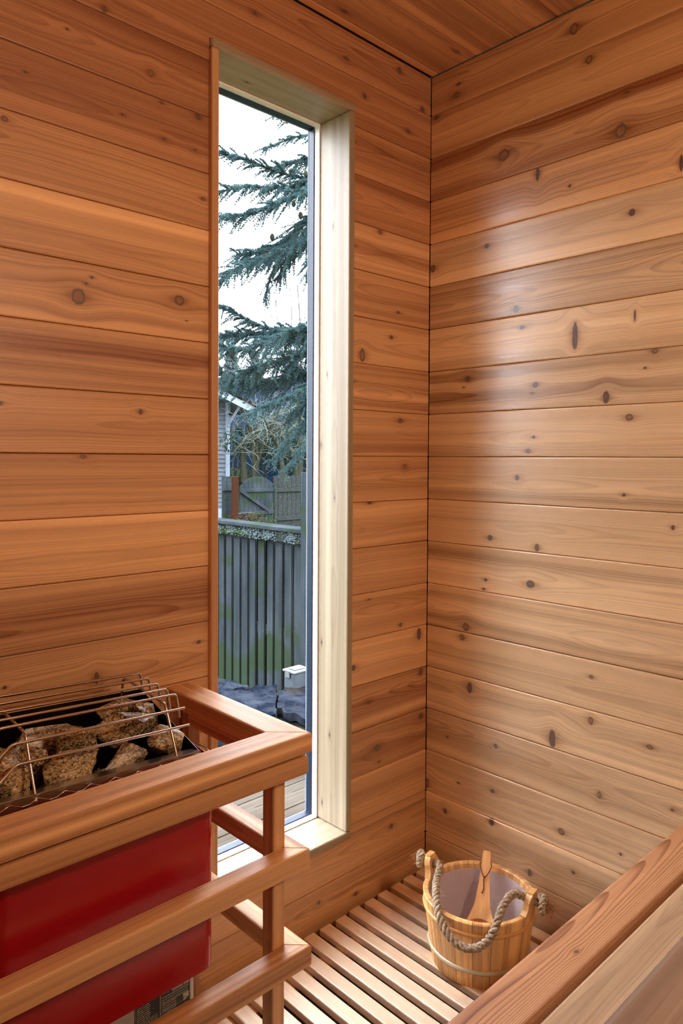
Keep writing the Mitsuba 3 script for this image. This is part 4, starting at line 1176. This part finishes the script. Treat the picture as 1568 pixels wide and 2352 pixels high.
bare_tree('mossy bare tree with a crooked trunk left of the gate', [([(561, 1110, 0), (559, 1060, 0), (556, 1032, 0)], .10, .08), ([(556, 1035, 0), (548, 1022, 0), (538, 1015, 0), (532, 990, 0)], .05, .02), ([(556, 1033, 0), (566, 1020, 0), (575, 1000, 0), (570, 970, 0)], .065, .02)], 12, 61, 13.2)
bare_tree('slender bare tree with forked trunks rising behind the gate', [([(586, 1110, 0), (582, 1050, 0), (578, 1005, 0), (566, 970, 0)], .075, .03), ([(588, 1080, 0), (590, 1030, 0), (588, 990, 0)], .06, .03), ([(586, 1080, 0), (600, 1035, 0), (616, 990, 0), (632, 950, 0)], .06, .02)], 20, 62, 13.0)
bare_tree('bare twiggy tree with two grey trunks behind the right part of the rear fence', [([(650, 1110, 0), (646, 1060, 0), (638, 1030, 0), (620, 995, 0)], .085, .03), ([(675, 1110, 0), (678, 1075, 0), (670, 1040, 0), (660, 990, 0)], .09, .03), ([(646, 1055, 0), (665, 1020, 0), (690, 980, 0)], .05, .02), ([(620, 996, 0), (628, 970, 0), (650, 940, 0)], .03, .01), ([(620, 996, 0), (606, 965, 0), (590, 950, 0)], .03, .01), ([(620, 996, 0), (640, 985, 0), (672, 950, 0)], .03, .01)], 34, 63, 12.6)

# evergreen shrubs
SHR = [((655, 1030, 14.4), (.9, .3, .6), 1700, .055, 'mat_leaf', 'large dark evergreen shrub with glossy leaves behind the rear fence'),
       ((600, 1000, 14.6), (.65, .3, .5), 800, .055, 'mat_leaf', 'dark glossy evergreen shrub behind the forked bare tree'),
       ((543, 1015, 13.25), (.4, .2, .35), 260, .05, 'mat_leaf', 'sparse evergreen shrub around the crooked bare tree'),
       ((700, 985, 14.0), (.7, .5, 1.0), 1600, .055, 'mat_leaf', 'dark evergreen shrub at the right edge of the glass'),
       ((541, 1092, 16.0), (.6, .3, .22), 700, .05, 'mat_leaf_light', 'low pale green bush between the house corner and the gate')]
for i, (c, s, n, sz, mt, lbl) in enumerate(SHR):
    k = thing('evergreen_shrub', lbl, 'shrub')
    r = np.random.default_rng(70 + i)
    c = at(*c)
    q = r.normal(size=(n, 3)); q /= np.linalg.norm(q, axis=1, keepdims=True)
    q *= r.uniform(.35, 1, (n, 1)) ** .5
    lump = .75 + .5 * meshkit.noise(q * 2.6 + i * 5, i)[:, None]
    C = c + q * lump * s * 1.25
    part(k, 'foliage', leaves(C, sz, 70 + i), mt, kind='stuff')
    part(k, 'stem', cat([tube([np.array([c[0] + a, c[1], GND - .05]), np.array([c[0] + a * .8, c[1], (GND + c[2]) / 2]), c + [a * .6, 0, 0]], [.04, .03, .015], 6) for a in (-.15, .05, .2)]), 'mat_bark')
lp_ = thing('leafy_plant', 'small plant with reddish green leaves peeping over the fence cap', 'plant')
c = at(575, 1193, 4.6)
r = np.random.default_rng(81)
C = c + r.normal(size=(260, 3)) * [.11, .08, .03]
part(lp_, 'foliage', leaves(C[:190], .022, 82), 'mat_leaf_light', kind='stuff')
part(lp_, 'red_foliage', leaves(C[190:], .020, 83), 'mat_red_leaf', kind='stuff')
part(lp_, 'stem', cat([tube([np.array([c[0] + a, c[1], GND - .03]), c + [a * 2, 0, 0]], [.012, .005], 5) for a in (-.03, 0, .03)]), 'mat_bark')

# far conifers, the haze put into their paler needle colour
for i, (u, y, hgt, lbl) in enumerate([(530, 46, 15.2, 'hazy far conifer above the roof of the grey house'), (585, 54, 17.0, 'hazy far conifer above the gate'), (668, 33, 12.0, 'hazy far conifer behind the blue house'), (720, 42, 14.0, 'hazy far conifer at the right edge of the glass')]):
    k = thing('far_conifer', lbl, 'tree', kind=None)
    b = at(u, 1095, y); b[2] = GND - .1
    r = np.random.default_rng(90 + i)
    H = hgt * .70
    part(k, 'trunk', tube([b, b + [0, 0, H * .5], b + [0, 0, H]], [.22, .14, .04], 8), 'mat_bark')
    n = 7500
    t = r.uniform(.12, 1, n) ** .8
    a = r.uniform(0, 6.28, n)
    rad_ = (1 - t) * 3.0 + .2
    wh = .55 + .45 * np.sin(t * 60) ** 2
    q = r.uniform(.2, 1, n) ** .6 * rad_ * wh
    C = np.c_[b[0] + q * np.cos(a), b[1] + q * np.sin(a), b[2] + t * H - q * .25]
    part(k, 'foliage', leaves(C, .24, 95 + i), 'mat_needle_haze', kind='stuff')

# gate, posts and rear fence
gt = thing('garden_gate', 'weathered arched wooden gate with a diagonal brace', 'gate')
GY = 11.0
e0, e1 = at(551, 1095, GY)[0], at(627, 1095, GY)[0]
ztop = lambda f: at(590, 1118 - 24 * (1 - (2 * min(max(f, 0), 1) - 1.0) ** 2) if f < .5 else 1094 + 24 * max(0, (f - .55) / .45) ** 2 * 0.75, GY)[2]
for i in range(8):
    x0, x1 = e0 + (e1 - e0) * i / 8, e0 + (e1 - e0) * (i + 1) / 8 - .006
    z1 = ztop((i + .5) / 8)
    zl, zr_ = ztop(i / 8), ztop((i + 1) / 8)
    pg = Polygon([(x0, GND + .06), (x1, GND + .06), (x1, zr_), ((x0 + x1) / 2, z1), (x0, zl)])
    m = trimesh.creation.extrude_polygon(pg, .02, engine='earcut')
    m.vertices = np.c_[m.vertices[:, 0], GY + m.vertices[:, 2], m.vertices[:, 1]]
    part(gt, 'board', m, 'mat_grey_wood')
for v in (1125, 1177):
    z = at(590, v, GY)[2]
    part(gt, 'rail', box((e0 - .02, GY - .03, z - .045), (e1 + .01, GY - .0005, z + .03), .004), 'mat_grey_wood')
a, b = at(555, 1128, GY - .045), at(619, 1174, GY - .045)
d = (b - a) / np.linalg.norm(b - a); nn = np.cross(d, [0, 1, 0])
part(gt, 'brace', plank(a - nn * .035, d, nn, Y, np.linalg.norm(b - a), .07, .03, gwid, r=.003), 'mat_grey_wood')
part(gt, 'hinge', box((e0 - .10, GY - .05, at(590, 1177, GY)[2] - .02), (e0 + .35, GY - .031, at(590, 1177, GY)[2] + .015), .003), 'mat_black')
rf = thing('rear_fence', 'mossy board fence to the right of the arched gate', 'fence')
xa = e1 + .03
i = 0
while xa < e1 + 2.6:
    part(rf, 'board', box((xa, GY + .02, GND + .03), (xa + .122, GY + .04, at(660, 1093, GY)[2] + rng.uniform(-.01, .01)), .003), 'mat_mossy_wood')
    xa += .128
for v in (1125, 1190):
    z = at(660, v, GY)[2]
    part(rf, 'rail', box((e1 + .03, GY - .015, z - .045), (e1 + 2.6, GY + .0195, z + .045), .004), 'mat_mossy_wood')
part(rf, 'post', box((e1 + .03, GY - .02, GND - .1), (e1 + .10, GY + .019, at(640, 1094, GY)[2] - .02), .004), 'mat_mossy_wood')
lf_ = thing('side_fence', 'short run of grey fence boards between the house corner and the brown post', 'fence')
xb = at(510, 1095, GY + .3)[0]
while xb < at(538, 1095, GY + .3)[0]:
    part(lf_, 'board', box((xb, GY + .3, GND + .03), (xb + .12, GY + .32, at(530, 1095, GY)[2]), .003), 'mat_grey_wood')
    xb += .126
part(lf_, 'rail', box((at(510, 1095, GY + .3)[0], GY + .262, at(530, 1124, GY)[2] - .04), (at(538, 1095, GY + .3)[0], GY + .2995, at(530, 1124, GY)[2] + .04)), 'mat_grey_wood')
bp = thing('gate_post', 'plain brown wooden post left of the arched gate', 'post')
c0, c1 = at(537.5, 1095, GY - .1), at(547.5, 1095, GY - .1)
solid(bp, box((c0[0], GY - .1, GND - .1), (c1[0], GY + .0, c0[2]), .006), 'mat_brown_post')

# grey house with white trim
hs = thing('grey_house', 'grey clapboard house with white corner trim and a bracketed eave', 'house')
HY = 14.0
xr = at(526.5, 1095, HY)[0]; xt = at(517.5, 1095, HY)[0]
ztopw = at(520, 925, HY)[2]
zb = at(520, 1150, HY)[2]
part(hs, 'wall', box((xr - 6, HY + .03, GND - .1), (xr - .02, HY + 5, ztopw + .3)), 'mat_siding')
pitch = (at(500, 925, HY)[2] - at(500, 935, HY)[2])
z = zb - .35
while z < ztopw + .25:
    V = np.array([[xr - 4, HY - .012, z], [xt, HY - .012, z], [xt, HY + .03, z], [xr - 4, HY + .03, z], [xr - 4, HY + .012, z + pitch], [xt, HY + .012, z + pitch], [xt, HY + .03, z + pitch], [xr - 4, HY + .03, z + pitch]])
    part(hs, 'clapboard', trimesh.convex.convex_hull(V), 'mat_siding')
    z += pitch
part(hs, 'corner_trim', box((xt, HY - .03, zb), (xr, HY + .06, ztopw + .3), .004), 'mat_paint', label='white corner board')
part(hs, 'trim_base', cat([box((xt - .05, HY - .06, at(520, 1190, HY)[2] - .5), (xr + .03, HY + .08, zb), .005), box((xt - 4, HY - .05, at(520, 1180, HY)[2] - .1), (xt, HY + .02, at(520, 1168, HY)[2]), .004)]), 'mat_paint')
ra, rb_ = at(470, 874, HY - .7), at(597, 941, HY - .7)
d = (rb_ - ra) / np.linalg.norm(rb_ - ra); nn = np.cross([0, 1, 0], d)
L_ = np.linalg.norm(rb_ - ra)
part(hs, 'rake_board', plank(ra, d, -nn if nn[2] > 0 else nn, Y, L_, .17, .04, gwid, r=.004), 'mat_paint', label='white rake board')
up_ = nn if nn[2] > 0 else -nn
q = [ra - d * 3, rb_ + d * .05]
V = np.array([p_ + up_ * h + np.array([0, y_, 0]) for p_ in q for h in (.01, .07) for y_ in (-.05, 6.0)])
part(hs, 'roof', trimesh.convex.convex_hull(V), 'mat_roof')
V = np.array([p_ + up_ * h + np.array([0, y_, 0]) for p_ in q for h in (-.02, .005) for y_ in (.045, 6.0)])
part(hs, 'soffit', trimesh.convex.convex_hull(V), 'mat_paint')
kz = at(521, 962, HY)[2]
part(hs, 'bracket', cat([tube(np.array([[xr - .06, HY - .04, kz - .15], [xr - .06, HY - .65, kz + .40]]), .045, 4), box((xr - .10, HY - .7, kz + .38), (xr - .02, HY - .03, kz + .46), .004), box((xr - .10, HY - .08, kz - .2), (xr - .02, HY - .03, kz + .45), .004)]), 'mat_paint', label='white eave bracket')
g0, g1 = at(527, 951, HY - .2), at(560, 949, HY - .2)
part(hs, 'gutter', tube(np.array([g0, g1, g1 + [.2, 3, 0]]), .035, 6), 'mat_roof')

# blue house and salmon wall far behind
bh = thing('blue_house', 'dark blue house wall seen through the trees', 'house')
B0, B1 = at(592, 1050, 22), at(800, 1050, 22)
part(bh, 'wall', box((B0[0], 22, GND - .1), (B1[0], 26, at(600, 1047, 22)[2])), 'mat_blue')
x_ = B0[0]
while x_ < B1[0]:
    part(bh, 'batten', box((x_, 21.96, GND), (x_ + .05, 21.999, at(600, 1047, 22)[2])), 'mat_blue')
    x_ += .42
t0, t1 = at(602, 900, 26.2), at(760, 900, 26.2)
part(bh, 'upper_wall', box((t0[0], 26.2, GND - .1), (t1[0], 30, at(602, 868, 26.2)[2])), 'mat_bluegrey')
sm = thing('salmon_shed', 'pale salmon shed wall between the house corner and the crooked tree', 'shed')
s0, s1 = at(500, 1050, 31), at(566, 1050, 31)
part(sm, 'wall', box((s0[0], 31, GND - .1), (s1[0], 33, s0[2])), 'mat_salmon')
part(sm, 'roof', box((s0[0] - .2, 30.8, s0[2]), (s1[0] + .2, 33.2, s0[2] + .12)), 'mat_roof')
